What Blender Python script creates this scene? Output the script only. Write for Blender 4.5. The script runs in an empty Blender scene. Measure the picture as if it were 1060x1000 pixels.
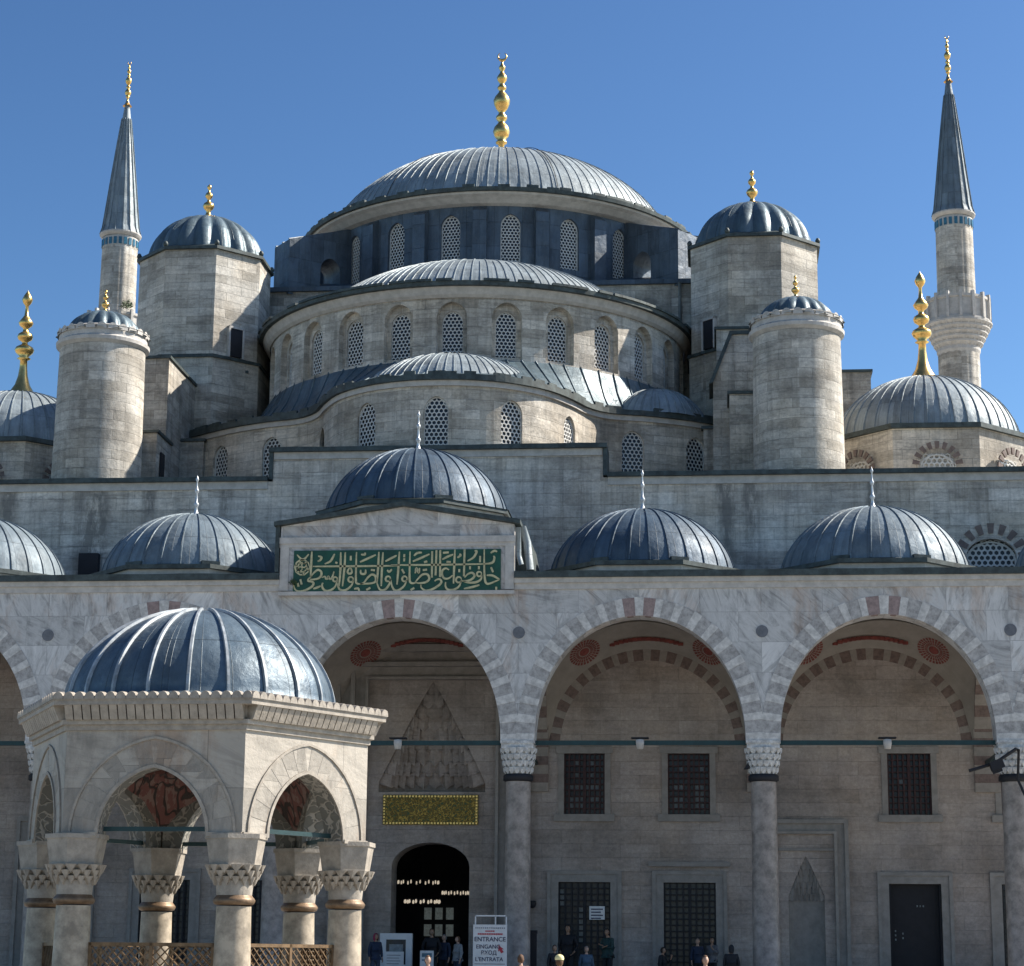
import bpy, bmesh, math, random
from mathutils import Matrix, Vector
random.seed(7)
PI = math.pi
R = math.radians
scene = bpy.context.scene
COL = scene.collection

# ------------------------------------------------------------------ helpers
class MB:
    def __init__(s):
        s.v = []; s.f = []; s.uv = []; s.mi = []; s.sm = []
    def face(s, pts, uv=None, m=0, sm=False):
        b = len(s.v); s.v.extend([tuple(p) for p in pts])
        s.f.append(tuple(range(b, b + len(pts)))); s.uv.append(uv); s.mi.append(m); s.sm.append(sm)
    def box(s, x0, x1, y0, y1, z0, z1, m=0, M=None):
        P = [Vector((x, y, z)) for z in (z0, z1) for y in (y0, y1) for x in (x0, x1)]
        if M is not None: P = [M @ p for p in P]
        for q in ((0,1,5,4), (1,3,7,5), (3,2,6,7), (2,0,4,6), (4,5,7,6), (2,3,1,0)):
            s.face([P[i] for i in q], m=m)
    def prism_y(s, poly, y0, y1, m=0, mt=None):
        n = len(poly)
        s.face([(x, y0, z) for x, z in poly], m=m)
        s.face([(x, y1, z) for x, z in reversed(poly)], m=m)
        for i in range(n):
            a, b = poly[i], poly[(i + 1) % n]
            s.face([(a[0], y0, a[1]), (a[0], y1, a[1]), (b[0], y1, b[1]), (b[0], y0, b[1])], m=m)
    def prism_z(s, poly, z0, z1, m=0, top=None, cap=True):
        n = len(poly)
        if cap:
            s.face([(x, y, z1) for x, y in poly], m=m if top is None else top)
            s.face([(x, y, z0) for x, y in reversed(poly)], m=m)
        for i in range(n):
            a, b = poly[i], poly[(i + 1) % n]
            s.face([(a[0], a[1], z0), (b[0], b[1], z0), (b[0], b[1], z1), (a[0], a[1], z1)], m=m)
    def lathe(s, prof, cx=0, cy=0, seg=48, a0=0, a1=2 * PI, m=0, sm=True, rmod=None, mfun=None, z=0):
        # angle 0 = facing -Y (towards the courtyard), positive = towards +X
        rr = max(p[0] for p in prof)
        for i in range(seg):
            A = a0 + (a1 - a0) * i / seg; B = a0 + (a1 - a0) * (i + 1) / seg
            ka = rmod(A) if rmod else 1; kb = rmod(B) if rmod else 1
            L = 0
            for j in range(len(prof) - 1):
                (r0, z0), (r1, z1) = prof[j], prof[j + 1]
                L1 = L + math.hypot(r1 - r0, z1 - z0)
                g = lambda r, a, k, zz: (cx + r * k * math.sin(a), cy - r * k * math.cos(a), z + zz)
                pts = [g(r0, A, ka, z0), g(r0, B, kb, z0), g(r1, B, kb, z1), g(r1, A, ka, z1)]
                uv = [(A * rr, L), (B * rr, L), (B * rr, L1), (A * rr, L1)]
                if r1 < 1e-5: pts = pts[:3]; uv = uv[:3]
                elif r0 < 1e-5: pts = [pts[0], pts[2], pts[3]]; uv = [uv[0], uv[2], uv[3]]
                s.face(pts, uv, m if mfun is None else mfun(i, j), sm)
                L = L1
    def ribs(s, prof, cx, cy, n, w, h, a0=0, a1=2 * PI, m=0, z=0, ph=0.5, taper=True, skip=None):
        rmax = max(p[0] for p in prof)
        for i in range(n):
            A = a0 + (a1 - a0) * (i + ph) / n
            t = Vector((math.cos(A), math.sin(A), 0)); d = Vector((math.sin(A), -math.cos(A), 0))
            rows = []
            for j, (r, zz) in enumerate(prof):
                if skip and i % 2 and r < rmax * skip: break
                if r < .12 * rmax and not skip: break
                a = prof[max(0, j - 1)]; b = prof[min(len(prof) - 1, j + 1)]
                tr, tz = b[0] - a[0], b[1] - a[1]; L = math.hypot(tr, tz) or 1
                nn = d * (tz / L) + Vector((0, 0, -tr / L))
                ww = w * (0.45 + 0.55 * r / rmax) if taper else w
                c = Vector((cx, cy, z + zz)) + d * r
                rows.append((c - t * ww / 2 - nn * .01, c - t * ww * .32 + nn * h, c + t * ww * .32 + nn * h, c + t * ww / 2 - nn * .01))
            for k in range(len(rows) - 1):
                for q in range(3):
                    s.face([rows[k][q], rows[k][q + 1], rows[k + 1][q + 1], rows[k + 1][q]], m=m)
    def tube(s, pts, r, seg=8, m=0):
        pts = [Vector(p) for p in pts]
        rings = []
        for i, p in enumerate(pts):
            t = (pts[min(i + 1, len(pts) - 1)] - pts[max(i - 1, 0)]).normalized()
            a = t.orthogonal().normalized(); b = t.cross(a)
            rad = r[i] if isinstance(r, (list, tuple)) else r
            rings.append([p + (a * math.cos(2 * PI * k / seg) + b * math.sin(2 * PI * k / seg)) * rad for k in range(seg)])
        for i in range(len(rings) - 1):
            for k in range(seg):
                s.face([rings[i][k], rings[i][(k + 1) % seg], rings[i + 1][(k + 1) % seg], rings[i + 1][k]], m=m, sm=True)
        s.face(rings[0], m=m); s.face(list(reversed(rings[-1])), m=m)
    def build(s, name, mats, parent=None, loc=None, rotz=0, merge=True, smooth_angle=None):
        me = bpy.data.meshes.new(name)
        me.from_pydata(s.v, [], s.f)
        uvl = me.uv_layers.new(name='UVMap')
        li = 0
        for k, f in enumerate(s.f):
            uv = s.uv[k]
            if uv is None:
                P = [Vector(s.v[i]) for i in f]
                nrm = Vector((0, 0, 0))
                for i in range(len(P)):
                    a, b = P[i], P[(i + 1) % len(P)]
                    nrm += Vector(((a.y - b.y) * (a.z + b.z), (a.z - b.z) * (a.x + b.x), (a.x - b.x) * (a.y + b.y)))
                ax = max(range(3), key=lambda q: abs(nrm[q]))
                if ax == 2: uv = [(p.x, p.y) for p in P]
                elif abs(nrm.x) > abs(nrm.y): uv = [(p.y, p.z) for p in P]
                else: uv = [(p.x, p.z) for p in P]
            for t in uv:
                uvl.data[li].uv = t; li += 1
        me.polygons.foreach_set('material_index', s.mi)
        me.polygons.foreach_set('use_smooth', s.sm)
        if not isinstance(mats, (list, tuple)): mats = [mats]
        for m in mats: me.materials.append(m)
        if merge and any(s.sm):
            bm = bmesh.new(); bm.from_mesh(me)
            bmesh.ops.remove_doubles(bm, verts=bm.verts, dist=1e-4)
            bm.to_mesh(me); bm.free()
        me.update()
        return obj(name, me, parent, loc, rotz)

def obj(name, me, parent=None, loc=None, rotz=0):
    o = bpy.data.objects.new(name, me); COL.objects.link(o)
    if loc is not None: o.location = loc
    if rotz: o.rotation_euler = (0, 0, rotz)
    if parent is not None:
        o.parent = parent
        o.matrix_parent_inverse = Matrix.Translation(-Vector(parent.get('_w', (0, 0, 0))))
    return o
def thing(name, label, cat, loc=(0, 0, 0), group=None):
    o = bpy.data.objects.new(name, None); COL.objects.link(o)
    o.location = loc; o['_w'] = loc; o['label'] = label; o['category'] = cat
    o.empty_display_size = .3
    if group: o['group'] = group
    return o
def tag(o, label, cat, group=None):
    o['label'] = label; o['category'] = cat
    if group: o['group'] = group
    return o
def struct(o): o['kind'] = 'structure'; return o
def copy_part(o, parent, loc, rotz=None):
    c = o.copy(); COL.objects.link(c); c.parent = parent
    c.matrix_parent_inverse = o.matrix_parent_inverse.copy(); c.location = loc
    if rotz is not None: c.rotation_euler = (0, 0, rotz)
    for ch in [x for x in bpy.data.objects if x.parent == o]:
        d = ch.copy(); COL.objects.link(d); d.parent = c; d.matrix_parent_inverse = Matrix.Identity(4)
    return c

# ------------------------------------------------------------------ materials
def newmat(name):
    m = bpy.data.materials.new(name); m.use_nodes = True
    nt = m.node_tree; b = nt.nodes['Principled BSDF']
    return m, nt, b
def N(nt, typ, **kw):
    n = nt.nodes.new(typ)
    for k, v in kw.items():
        if k.startswith('i_'):
            n.inputs[k[2:].replace('_', ' ')].default_value = v
        else: setattr(n, k, v)
    return n
def ramp(nt, src, stops):
    r = nt.nodes.new('ShaderNodeValToRGB'); nt.links.new(src, r.inputs[0])
    e = r.color_ramp.elements
    while len(e) < len(stops): e.new(.5)
    for k, (p, c) in enumerate(stops):
        e[k].position = p; e[k].color = (c, c, c, 1) if not isinstance(c, tuple) else (*c, 1)
    return r.outputs[0]
def mixc(nt, typ, fac, a, b):
    n = nt.nodes.new('ShaderNodeMix'); n.data_type = 'RGBA'; n.blend_type = typ
    for idx, v in ((0, fac), (6, a), (7, b)):
        if hasattr(v, 'links') or hasattr(v, 'is_linked'): nt.links.new(v, n.inputs[idx])
        elif idx == 0: n.inputs[0].default_value = v
        else: n.inputs[idx].default_value = (*v, 1)
    return n.outputs[2]
def mapping(nt, src, scale, loc=(0, 0, 0), rot=(0, 0, 0)):
    n = nt.nodes.new('ShaderNodeMapping'); nt.links.new(src, n.inputs[0])
    n.inputs['Scale'].default_value = scale; n.inputs['Location'].default_value = loc; n.inputs['Rotation'].default_value = rot
    return n.outputs[0]
def noise(nt, vec, scale, detail=6, rough=.6, dist=0):
    n = nt.nodes.new('ShaderNodeTexNoise'); nt.links.new(vec, n.inputs['Vector'])
    n.inputs['Scale'].default_value = scale; n.inputs['Detail'].default_value = detail
    n.inputs['Roughness'].default_value = rough; n.inputs['Distortion'].default_value = dist
    return n.outputs[0]
def bump(nt, h, dist, strength=1, prev=None):
    n = nt.nodes.new('ShaderNodeBump'); nt.links.new(h, n.inputs['Height'])
    n.inputs['Distance'].default_value = dist; n.inputs['Strength'].default_value = strength
    if prev is not None: nt.links.new(prev, n.inputs['Normal'])
    return n.outputs[0]

def stone(name, c, bw=1.0, rh=.36, mortar=.012, var=.13, stain=.5, drip=.35, warm=(1.0, .93, .84), mort_dark=.66, streaks=(), smear=.72, soot=.7):
    m, nt, b = newmat(name)
    tc = nt.nodes.new('ShaderNodeTexCoord'); uv = tc.outputs['UV']; ob = tc.outputs['Object']
    ad = nt.nodes.new('ShaderNodeMix'); ad.data_type = 'VECTOR'; ad.inputs[0].default_value = .03
    wn = nt.nodes.new('ShaderNodeTexNoise'); wn.inputs['Scale'].default_value = 1.7; nt.links.new(uv, wn.inputs['Vector'])
    nt.links.new(uv, ad.inputs[4]); nt.links.new(wn.outputs['Color'], ad.inputs[5])
    br = nt.nodes.new('ShaderNodeTexBrick')
    nt.links.new(ad.outputs[1], br.inputs['Vector'])
    br.inputs['Scale'].default_value = 1; br.inputs['Brick Width'].default_value = bw; br.inputs['Row Height'].default_value = rh
    br.inputs['Mortar Size'].default_value = mortar; br.inputs['Mortar Smooth'].default_value = .8
    br.inputs['Color1'].default_value = (*[x * (1 + var) for x in c], 1)
    br.inputs['Color2'].default_value = (*[x * (1 - var * 1.4) * w for x, w in zip(c, (1, .985, .96))], 1)
    br.inputs['Mortar'].default_value = (*[x * mort_dark for x in c], 1)
    col = br.outputs['Color']
    big = ramp(nt, noise(nt, ob, .30, 7, .68), [(.38, .70), (.5, 1.0), (.62, 1.18)])
    col = mixc(nt, 'MULTIPLY', 1, col, big)
    # smears that follow the courses
    hs = ramp(nt, noise(nt, mapping(nt, ob, (.55, .55, 3.6)), 1.0, 9, .74, .6), [(.36, .52), (.46, .92), (.55, 1.05), (.64, 1.22)])
    col = mixc(nt, 'MULTIPLY', smear, col, hs)
    # soot lying along single courses
    so_ = ramp(nt, noise(nt, mapping(nt, ob, (.8, .8, 5.5), (5, 1, 8)), .9, 9, .78, .3), [(.56, 0.0), (.64, soot)])
    col = mixc(nt, 'MIX', so_, col, tuple(x * .45 for x in c))
    # rain streaks
    dr = ramp(nt, noise(nt, mapping(nt, ob, (2.2, 2.2, .10)), 1.3, 7, .7), [(.38, .45), (.52, 1.0)])
    col = mixc(nt, 'MULTIPLY', drip, col, dr)
    st = ramp(nt, noise(nt, mapping(nt, ob, (1, 1, 1.9), (3, 7, 1)), .55, 10, .76), [(.53, 0.0), (.62, 1.0)])
    stf = nt.nodes.new('ShaderNodeMath'); stf.operation = 'MULTIPLY'; nt.links.new(st, stf.inputs[0]); stf.inputs[1].default_value = stain
    col = mixc(nt, 'MIX', stf.outputs[0], col, tuple(x * .45 for x in c))
    fine = ramp(nt, noise(nt, ob, 8, 8, .8), [(.38, .76), (.62, 1.16)])
    col = mixc(nt, 'MULTIPLY', .8, col, fine)
    wr = ramp(nt, noise(nt, ob, .5, 3), [(.4, (1, 1, 1)), (.7, warm)])
    col = mixc(nt, 'MULTIPLY', .8, col, wr)
    if streaks:      # black runs below single water outlets, fixed to the wall
        sp = nt.nodes.new('ShaderNodeSeparateXYZ'); nt.links.new(ob, sp.inputs[0])
        nz = noise(nt, mapping(nt, ob, (1, 1, .35)), 2.2, 8, .75)
        for (x0, w_, zt, zb) in streaks:
            a = nt.nodes.new('ShaderNodeMath'); a.operation = 'SUBTRACT'; nt.links.new(sp.outputs[0], a.inputs[0]); a.inputs[1].default_value = x0
            ab = nt.nodes.new('ShaderNodeMath'); ab.operation = 'ABSOLUTE'; nt.links.new(a.outputs[0], ab.inputs[0])
            mr = nt.nodes.new('ShaderNodeMapRange'); nt.links.new(ab.outputs[0], mr.inputs[0]); mr.inputs[1].default_value = w_; mr.inputs[2].default_value = 0; mr.inputs[3].default_value = 0; mr.inputs[4].default_value = 1.7
            mz = nt.nodes.new('ShaderNodeMapRange'); nt.links.new(sp.outputs[2], mz.inputs[0]); mz.inputs[1].default_value = zb; mz.inputs[2].default_value = zt; mz.inputs[3].default_value = 0; mz.inputs[4].default_value = 1.5
            mu = nt.nodes.new('ShaderNodeMath'); mu.operation = 'MULTIPLY'; nt.links.new(mr.outputs[0], mu.inputs[0]); nt.links.new(mz.outputs[0], mu.inputs[1])
            m2 = nt.nodes.new('ShaderNodeMath'); m2.operation = 'MULTIPLY_ADD'; nt.links.new(nz, m2.inputs[0]); m2.inputs[1].default_value = 4.0; m2.inputs[2].default_value = -1.45; m2.use_clamp = True
            m3 = nt.nodes.new('ShaderNodeMath'); m3.operation = 'MULTIPLY'; nt.links.new(mu.outputs[0], m3.inputs[0]); nt.links.new(m2.outputs[0], m3.inputs[1]); m3.use_clamp = True
            m4 = nt.nodes.new('ShaderNodeMath'); m4.operation = 'MULTIPLY'; nt.links.new(m3.outputs[0], m4.inputs[0]); m4.inputs[1].default_value = .8; m4.use_clamp = True
            col = mixc(nt, 'MIX', m4.outputs[0], col, tuple(x * .25 for x in c))
    nt.links.new(col, b.inputs['Base Color'])
    b.inputs['Roughness'].default_value = .85
    inv = nt.nodes.new('ShaderNodeMath'); inv.operation = 'SUBTRACT'; inv.inputs[0].default_value = 1; nt.links.new(br.outputs['Fac'], inv.inputs[1])
    n1 = bump(nt, inv.outputs[0], .008)
    n2 = bump(nt, noise(nt, ob, 7, 8, .72), .022, 1, n1)
    nt.links.new(n2, b.inputs['Normal'])
    return m

def marble(name, c, bw=1.9, rh=.95, streak=.24, off=0.):
    m, nt, b = newmat(name)
    tc = nt.nodes.new('ShaderNodeTexCoord'); uv = tc.outputs['UV']; ob = tc.outputs['Object']
    br = nt.nodes.new('ShaderNodeTexBrick')
    nt.links.new(uv, br.inputs['Vector'])
    for k, v in (('Scale', 1), ('Brick Width', bw), ('Row Height', rh), ('Mortar Size', .009), ('Mortar Smooth', .3)): br.inputs[k].default_value = v
    br.inputs['Color1'].default_value = (0, 0, 0, 1); br.inputs['Color2'].default_value = (1, 1, 1, 1); br.inputs['Mortar'].default_value = (.5, .5, .5, 1)
    br.offset = .37
    ang = nt.nodes.new('ShaderNodeMath'); ang.operation = 'MULTIPLY_ADD'; nt.links.new(br.outputs['Color'], ang.inputs[0]); ang.inputs[1].default_value = 2.6; ang.inputs[2].default_value = off
    vr = nt.nodes.new('ShaderNodeVectorRotate'); vr.rotation_type = 'Z_AXIS'
    nt.links.new(uv, vr.inputs['Vector']); nt.links.new(ang.outputs[0], vr.inputs['Angle'])
    sv = mapping(nt, vr.outputs[0], (.45, 1.9, 1))
    n1 = noise(nt, sv, 1.1, 9, .66, 1.7)
    s1 = ramp(nt, n1, [(.36, 1 - streak * 1.5), (.47, 1.0), (.55, 1 + streak * .5), (.64, 1 - streak)])
    col = mixc(nt, 'MULTIPLY', 1, c, s1)
    pv = ramp(nt, br.outputs['Color'], [(0, .76), (1, 1.13)])
    so_ = ramp(nt, noise(nt, mapping(nt, ob, (1.5, 1.5, .5), (2, 2, 2)), 1.1, 9, .75), [(.50, 1.0), (.64, .62)])
    col = mixc(nt, 'MULTIPLY', .8, col, so_)
    col = mixc(nt, 'MULTIPLY', 1, col, pv)
    big = ramp(nt, noise(nt, ob, .4, 6, .65), [(.3, .84), (.7, 1.1)])
    col = mixc(nt, 'MULTIPLY', 1, col, big)
    rust = ramp(nt, noise(nt, mapping(nt, ob, (1, 1, .4), (9, 2, 4)), .9, 8, .7), [(.52, (1, 1, 1)), (.66, (.82, .64, .52))])
    col = mixc(nt, 'MULTIPLY', .7, col, rust)
    mo = ramp(nt, br.outputs['Fac'], [(0, 1.0), (1, .66)])
    col = mixc(nt, 'MULTIPLY', 1, col, mo)
    nt.links.new(col, b.inputs['Base Color'])
    b.inputs['Roughness'].default_value = .55
    nt.links.new(bump(nt, noise(nt, ob, 12, 6, .7), .012), b.inputs['Normal'])
    return m

def lead(name, c, rough=.42, metal=.55, rows=1.1, dirt=.4):
    m, nt, b = newmat(name)
    tc = nt.nodes.new('ShaderNodeTexCoord'); uv = tc.outputs['UV']; ob = tc.outputs['Object']
    br = nt.nodes.new('ShaderNodeTexBrick'); nt.links.new(uv, br.inputs['Vector'])
    for k, v in (('Scale', 1), ('Brick Width', .61), ('Row Height', rows), ('Mortar Size', .010), ('Mortar Smooth', .6), ('Bias', -.1)): br.inputs[k].default_value = v
    br.offset = .0
    br.inputs['Color1'].default_value = (*[x * 1.18 for x in c], 1); br.inputs['Color2'].default_value = (*[x * .80 for x in c], 1); br.inputs['Mortar'].default_value = (*[x * .62 for x in c], 1)
    col = br.outputs['Color']
    a = ramp(nt, noise(nt, ob, .7, 8, .7), [(.3, .66), (.5, 1.0), (.7, 1.25)])
    col = mixc(nt, 'MULTIPLY', 1, col, a)
    run = ramp(nt, noise(nt, mapping(nt, uv, (5.5, .55, 1)), 1.0, 8, .75), [(.35, .72), (.55, 1.0), (.75, 1.25)])
    col = mixc(nt, 'MULTIPLY', .8, col, run)
    ox = ramp(nt, noise(nt, mapping(nt, ob, (1.6, 1.6, .5)), 2.2, 9, .76), [(.5, 0.0), (.74, 1.0)])
    of = nt.nodes.new('ShaderNodeMath'); of.operation = 'MULTIPLY'; nt.links.new(ox, of.inputs[0]); of.inputs[1].default_value = dirt
    col = mixc(nt, 'MIX', of.outputs[0], col, tuple(min(1, x * 1.7 + .04) for x in c))
    nt.links.new(col, b.inputs['Base Color'])
    b.inputs['Metallic'].default_value = metal
    rr = nt.nodes.new('ShaderNodeMapRange'); nt.links.new(noise(nt, ob, 2.2, 7, .7), rr.inputs[0])
    rr.inputs['From Min'].default_value = .3; rr.inputs['From Max'].default_value = .7
    rr.inputs['To Min'].default_value = rough - .10; rr.inputs['To Max'].default_value = rough + .16
    nt.links.new(rr.outputs[0], b.inputs['Roughness'])
    n1 = bump(nt, br.outputs['Fac'], .012)
    n2 = bump(nt, noise(nt, ob, 1.5, 3, .5), .06, 1, n1)
    nt.links.new(bump(nt, noise(nt, ob, 9, 6, .7), .010, 1, n2), b.inputs['Normal'])
    return m

def plain(name, c, rough=.6, metal=0., var=.15, sc=5., bmp=.004, emit=None):
    m, nt, b = newmat(name)
    tc = nt.nodes.new('ShaderNodeTexCoord'); ob = tc.outputs['Object']
    a = ramp(nt, noise(nt, ob, sc, 8, .7), [(.38, 1 - var), (.62, 1 + var)])
    nt.links.new(mixc(nt, 'MULTIPLY', 1, c, a), b.inputs['Base Color'])
    b.inputs['Roughness'].default_value = rough; b.inputs['Metallic'].default_value = metal
    if bmp: nt.links.new(bump(nt, noise(nt, ob, sc * 3, 5), bmp), b.inputs['Normal'])
    if emit:
        b.inputs['Emission Color'].default_value = (*c, 1); b.inputs['Emission Strength'].default_value = emit
    return m

def ornament(name, c1, c2, sc, thr=.5, c3=None, w=(.04, .10)):
    # carved / painted floral pattern
    m, nt, b = newmat(name)
    tc = nt.nodes.new('ShaderNodeTexCoord'); uv = tc.outputs['UV']
    dn = nt.nodes.new('ShaderNodeTexNoise'); nt.links.new(uv, dn.inputs['Vector']); dn.inputs['Scale'].default_value = sc * .5
    mx = nt.nodes.new('ShaderNodeMix'); mx.data_type = 'VECTOR'; mx.inputs[0].default_value = .45
    nt.links.new(uv, mx.inputs[4]); nt.links.new(dn.outputs['Color'], mx.inputs[5])
    v = nt.nodes.new('ShaderNodeTexVoronoi'); v.feature = 'DISTANCE_TO_EDGE'; v.inputs['Scale'].default_value = sc
    nt.links.new(mx.outputs[1], v.inputs['Vector'])
    f = ramp(nt, v.outputs['Distance'], [(w[0], 1.0), (w[1], 0.0)])
    n2 = ramp(nt, noise(nt, uv, sc * 1.7, 3), [(thr, 0.0), (thr + .06, 1.0)])
    base = mixc(nt, 'MIX', n2, c1, c3 or c1)
    col = mixc(nt, 'MIX', f, base, c2)
    nt.links.new(col, b.inputs['Base Color']); b.inputs['Roughness'].default_value = .7
    nt.links.new(bump(nt, f, .02), b.inputs['Normal'])
    return m

M = {}
M['lime'] = stone('limestone', (.50, .475, .425), var=.17)
M['lime_dark'] = stone('weathered limestone', (.47, .445, .40), var=.17, stain=.7, drip=.55)
M['drumstone'] = stone('drum limestone', (.55, .51, .445), var=.17, stain=.55, drip=.45)
M['facade'] = stone('facade ashlar', (.60, .565, .515), bw=1.3, rh=.42, stain=.4, drip=.5, mort_dark=.72, streaks=((-15.35, .5, 18.2, 15), (-10.2, .35, 18.2, 16.2), (-7.4, .3, 18.2, 15.8), (10.4, .5, 18.2, 13.6), (11.3, .45, 18.2, 14.6), (15.5, .4, 18.2, 15.6), (-12.2, .8, 15.6, 13.5)))
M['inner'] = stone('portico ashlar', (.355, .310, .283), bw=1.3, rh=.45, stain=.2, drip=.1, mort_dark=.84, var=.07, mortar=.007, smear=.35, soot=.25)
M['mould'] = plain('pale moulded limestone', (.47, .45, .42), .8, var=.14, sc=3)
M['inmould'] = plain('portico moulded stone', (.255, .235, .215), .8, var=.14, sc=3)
M['marble'] = marble('veined grey marble', (.57, .56, .545))
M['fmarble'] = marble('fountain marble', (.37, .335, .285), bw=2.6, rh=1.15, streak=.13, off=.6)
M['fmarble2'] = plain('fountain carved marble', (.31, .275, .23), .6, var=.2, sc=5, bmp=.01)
M['capital'] = plain('carved white marble', (.54, .53, .51), .6, var=.28, sc=7, bmp=.02)
M['vous_a'] = plain('pale voussoir', (.56, .54, .51), .7, var=.22, sc=5)
M['vous_b'] = plain('grey voussoir', (.37, .355, .34), .75, var=.3, sc=5)
M['ray'] = plain('brown brick ray', (.17, .13, .115), .8, var=.2)
M['vous_r'] = plain('red voussoir', (.29, .215, .20), .75, var=.22, sc=6)
M['vous_p'] = plain('buff voussoir', (.27, .24, .21), .75, var=.12, sc=5)
M['vous_d'] = plain('brown painted voussoir', (.16, .115, .10), .8, var=.25, sc=6)
M['shaft'] = plain('granite column', (.25, .215, .19), .5, var=.35, sc=2.6, bmp=.004)
M['fshaft'] = plain('fountain column stone', (.34, .285, .215), .5, var=.35, sc=3, bmp=.006)
M['copper'] = plain('bronze collar', (.19, .125, .075), .5, .4, var=.3)
M['iron'] = plain('black iron', (.012, .012, .016), .7, .1)
M['lead'] = lead('sheet lead', (.225, .265, .285), rough=.55, metal=.2, dirt=.5)
M['leadb'] = lead('blue grey sheet lead', (.085, .125, .15), rough=.45, metal=.3, dirt=.4)
M['leadp'] = lead('portico dome lead', (.135, .175, .205), rough=.58, metal=.18, dirt=.45)
M['leadn'] = lead('darker blue lead', (.055, .088, .125), rough=.55, metal=.22, dirt=.25)  # darker, bluer lead for two of the portico domes
M['leadw'] = lead('oxidised lead cladding', (.075, .10, .13), rough=.5, metal=.25, dirt=.35)
M['edge'] = plain('dark lead flashing', (.050, .066, .066), .6, .2, var=.4, sc=3)
M['gold'] = plain('gilded copper', (.78, .50, .17), .30, .95, var=.15, sc=4, bmp=.006)
M['silver'] = plain('pale marble alem', (.55, .58, .60), .35, .4, var=.15)
M['plaster'] = plain('white plaster lattice', (.60, .60, .58), .8, var=.1)
M['glass'] = plain('dark window glass', (.008, .012, .024), .28, .0, var=.6, bmp=0)
M['grille'] = plain('rust iron grille', (.045, .018, .018), .6, .3, var=.3)
M['pane'] = plain('painted window light and poster', (.16, .19, .21), .3, var=.4, sc=3)
M['teal'] = plain('teal painted tie bar', (.008, .038, .042), .5, .1, var=.2)
M['green'] = plain('green enamel panel', (.005, .062, .036), .45, var=.3, sc=2)
M['cream'] = plain('cream gilded lettering', (.50, .46, .27), .5, var=.2, sc=6)
M['paint_red'] = ornament('red painted medallion', (.30, .055, .05), (.30, .24, .19), 9)
M['red'] = plain('red ochre paint', (.20, .05, .04), .8, var=.3, sc=8)
M['vaultp'] = plain('painted vault plaster', (.29, .26, .225), .85, var=.1, sc=1.5)
M['tile'] = ornament('gilded inscription', (.16, .11, .02), (.50, .34, .07), 8.5, .52, (.03, .10, .05))
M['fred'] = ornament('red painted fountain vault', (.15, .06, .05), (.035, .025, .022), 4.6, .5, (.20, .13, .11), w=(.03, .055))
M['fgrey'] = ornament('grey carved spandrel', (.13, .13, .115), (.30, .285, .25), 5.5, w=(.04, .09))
M['screen'] = plain('gilded bronze screen', (.17, .105, .055), .45, .5, var=.3, sc=5)
M['disc'] = plain('porphyry disc', (.13, .135, .15), .5, var=.2)
M['turq'] = plain('turquoise tile', (.03, .13, .20), .3, var=.3)
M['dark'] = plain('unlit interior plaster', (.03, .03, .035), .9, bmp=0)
M['white'] = plain('white painted board', (.62, .62, .62), .5, var=.06)
M['textdark'] = plain('navy print', (.03, .035, .08), .6, bmp=0)
M['textred'] = plain('red print', (.45, .03, .05), .6, bmp=0)
M['lamp'] = plain('lit lamp glass', (1.0, .85, .65), .4, bmp=0, var=0, emit=.22)
M['far'] = plain('daylit far window', (.62, .70, .66), .5, bmp=0, var=.5, sc=3, emit=.03)
M['pave'] = stone('courtyard marble paving', (.34, .33, .31), bw=1.2, rh=.8, mortar=.01, stain=.3, drip=0)
M['step'] = plain('worn marble step', (.50, .48, .45), .6, var=.15, sc=2)

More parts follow.
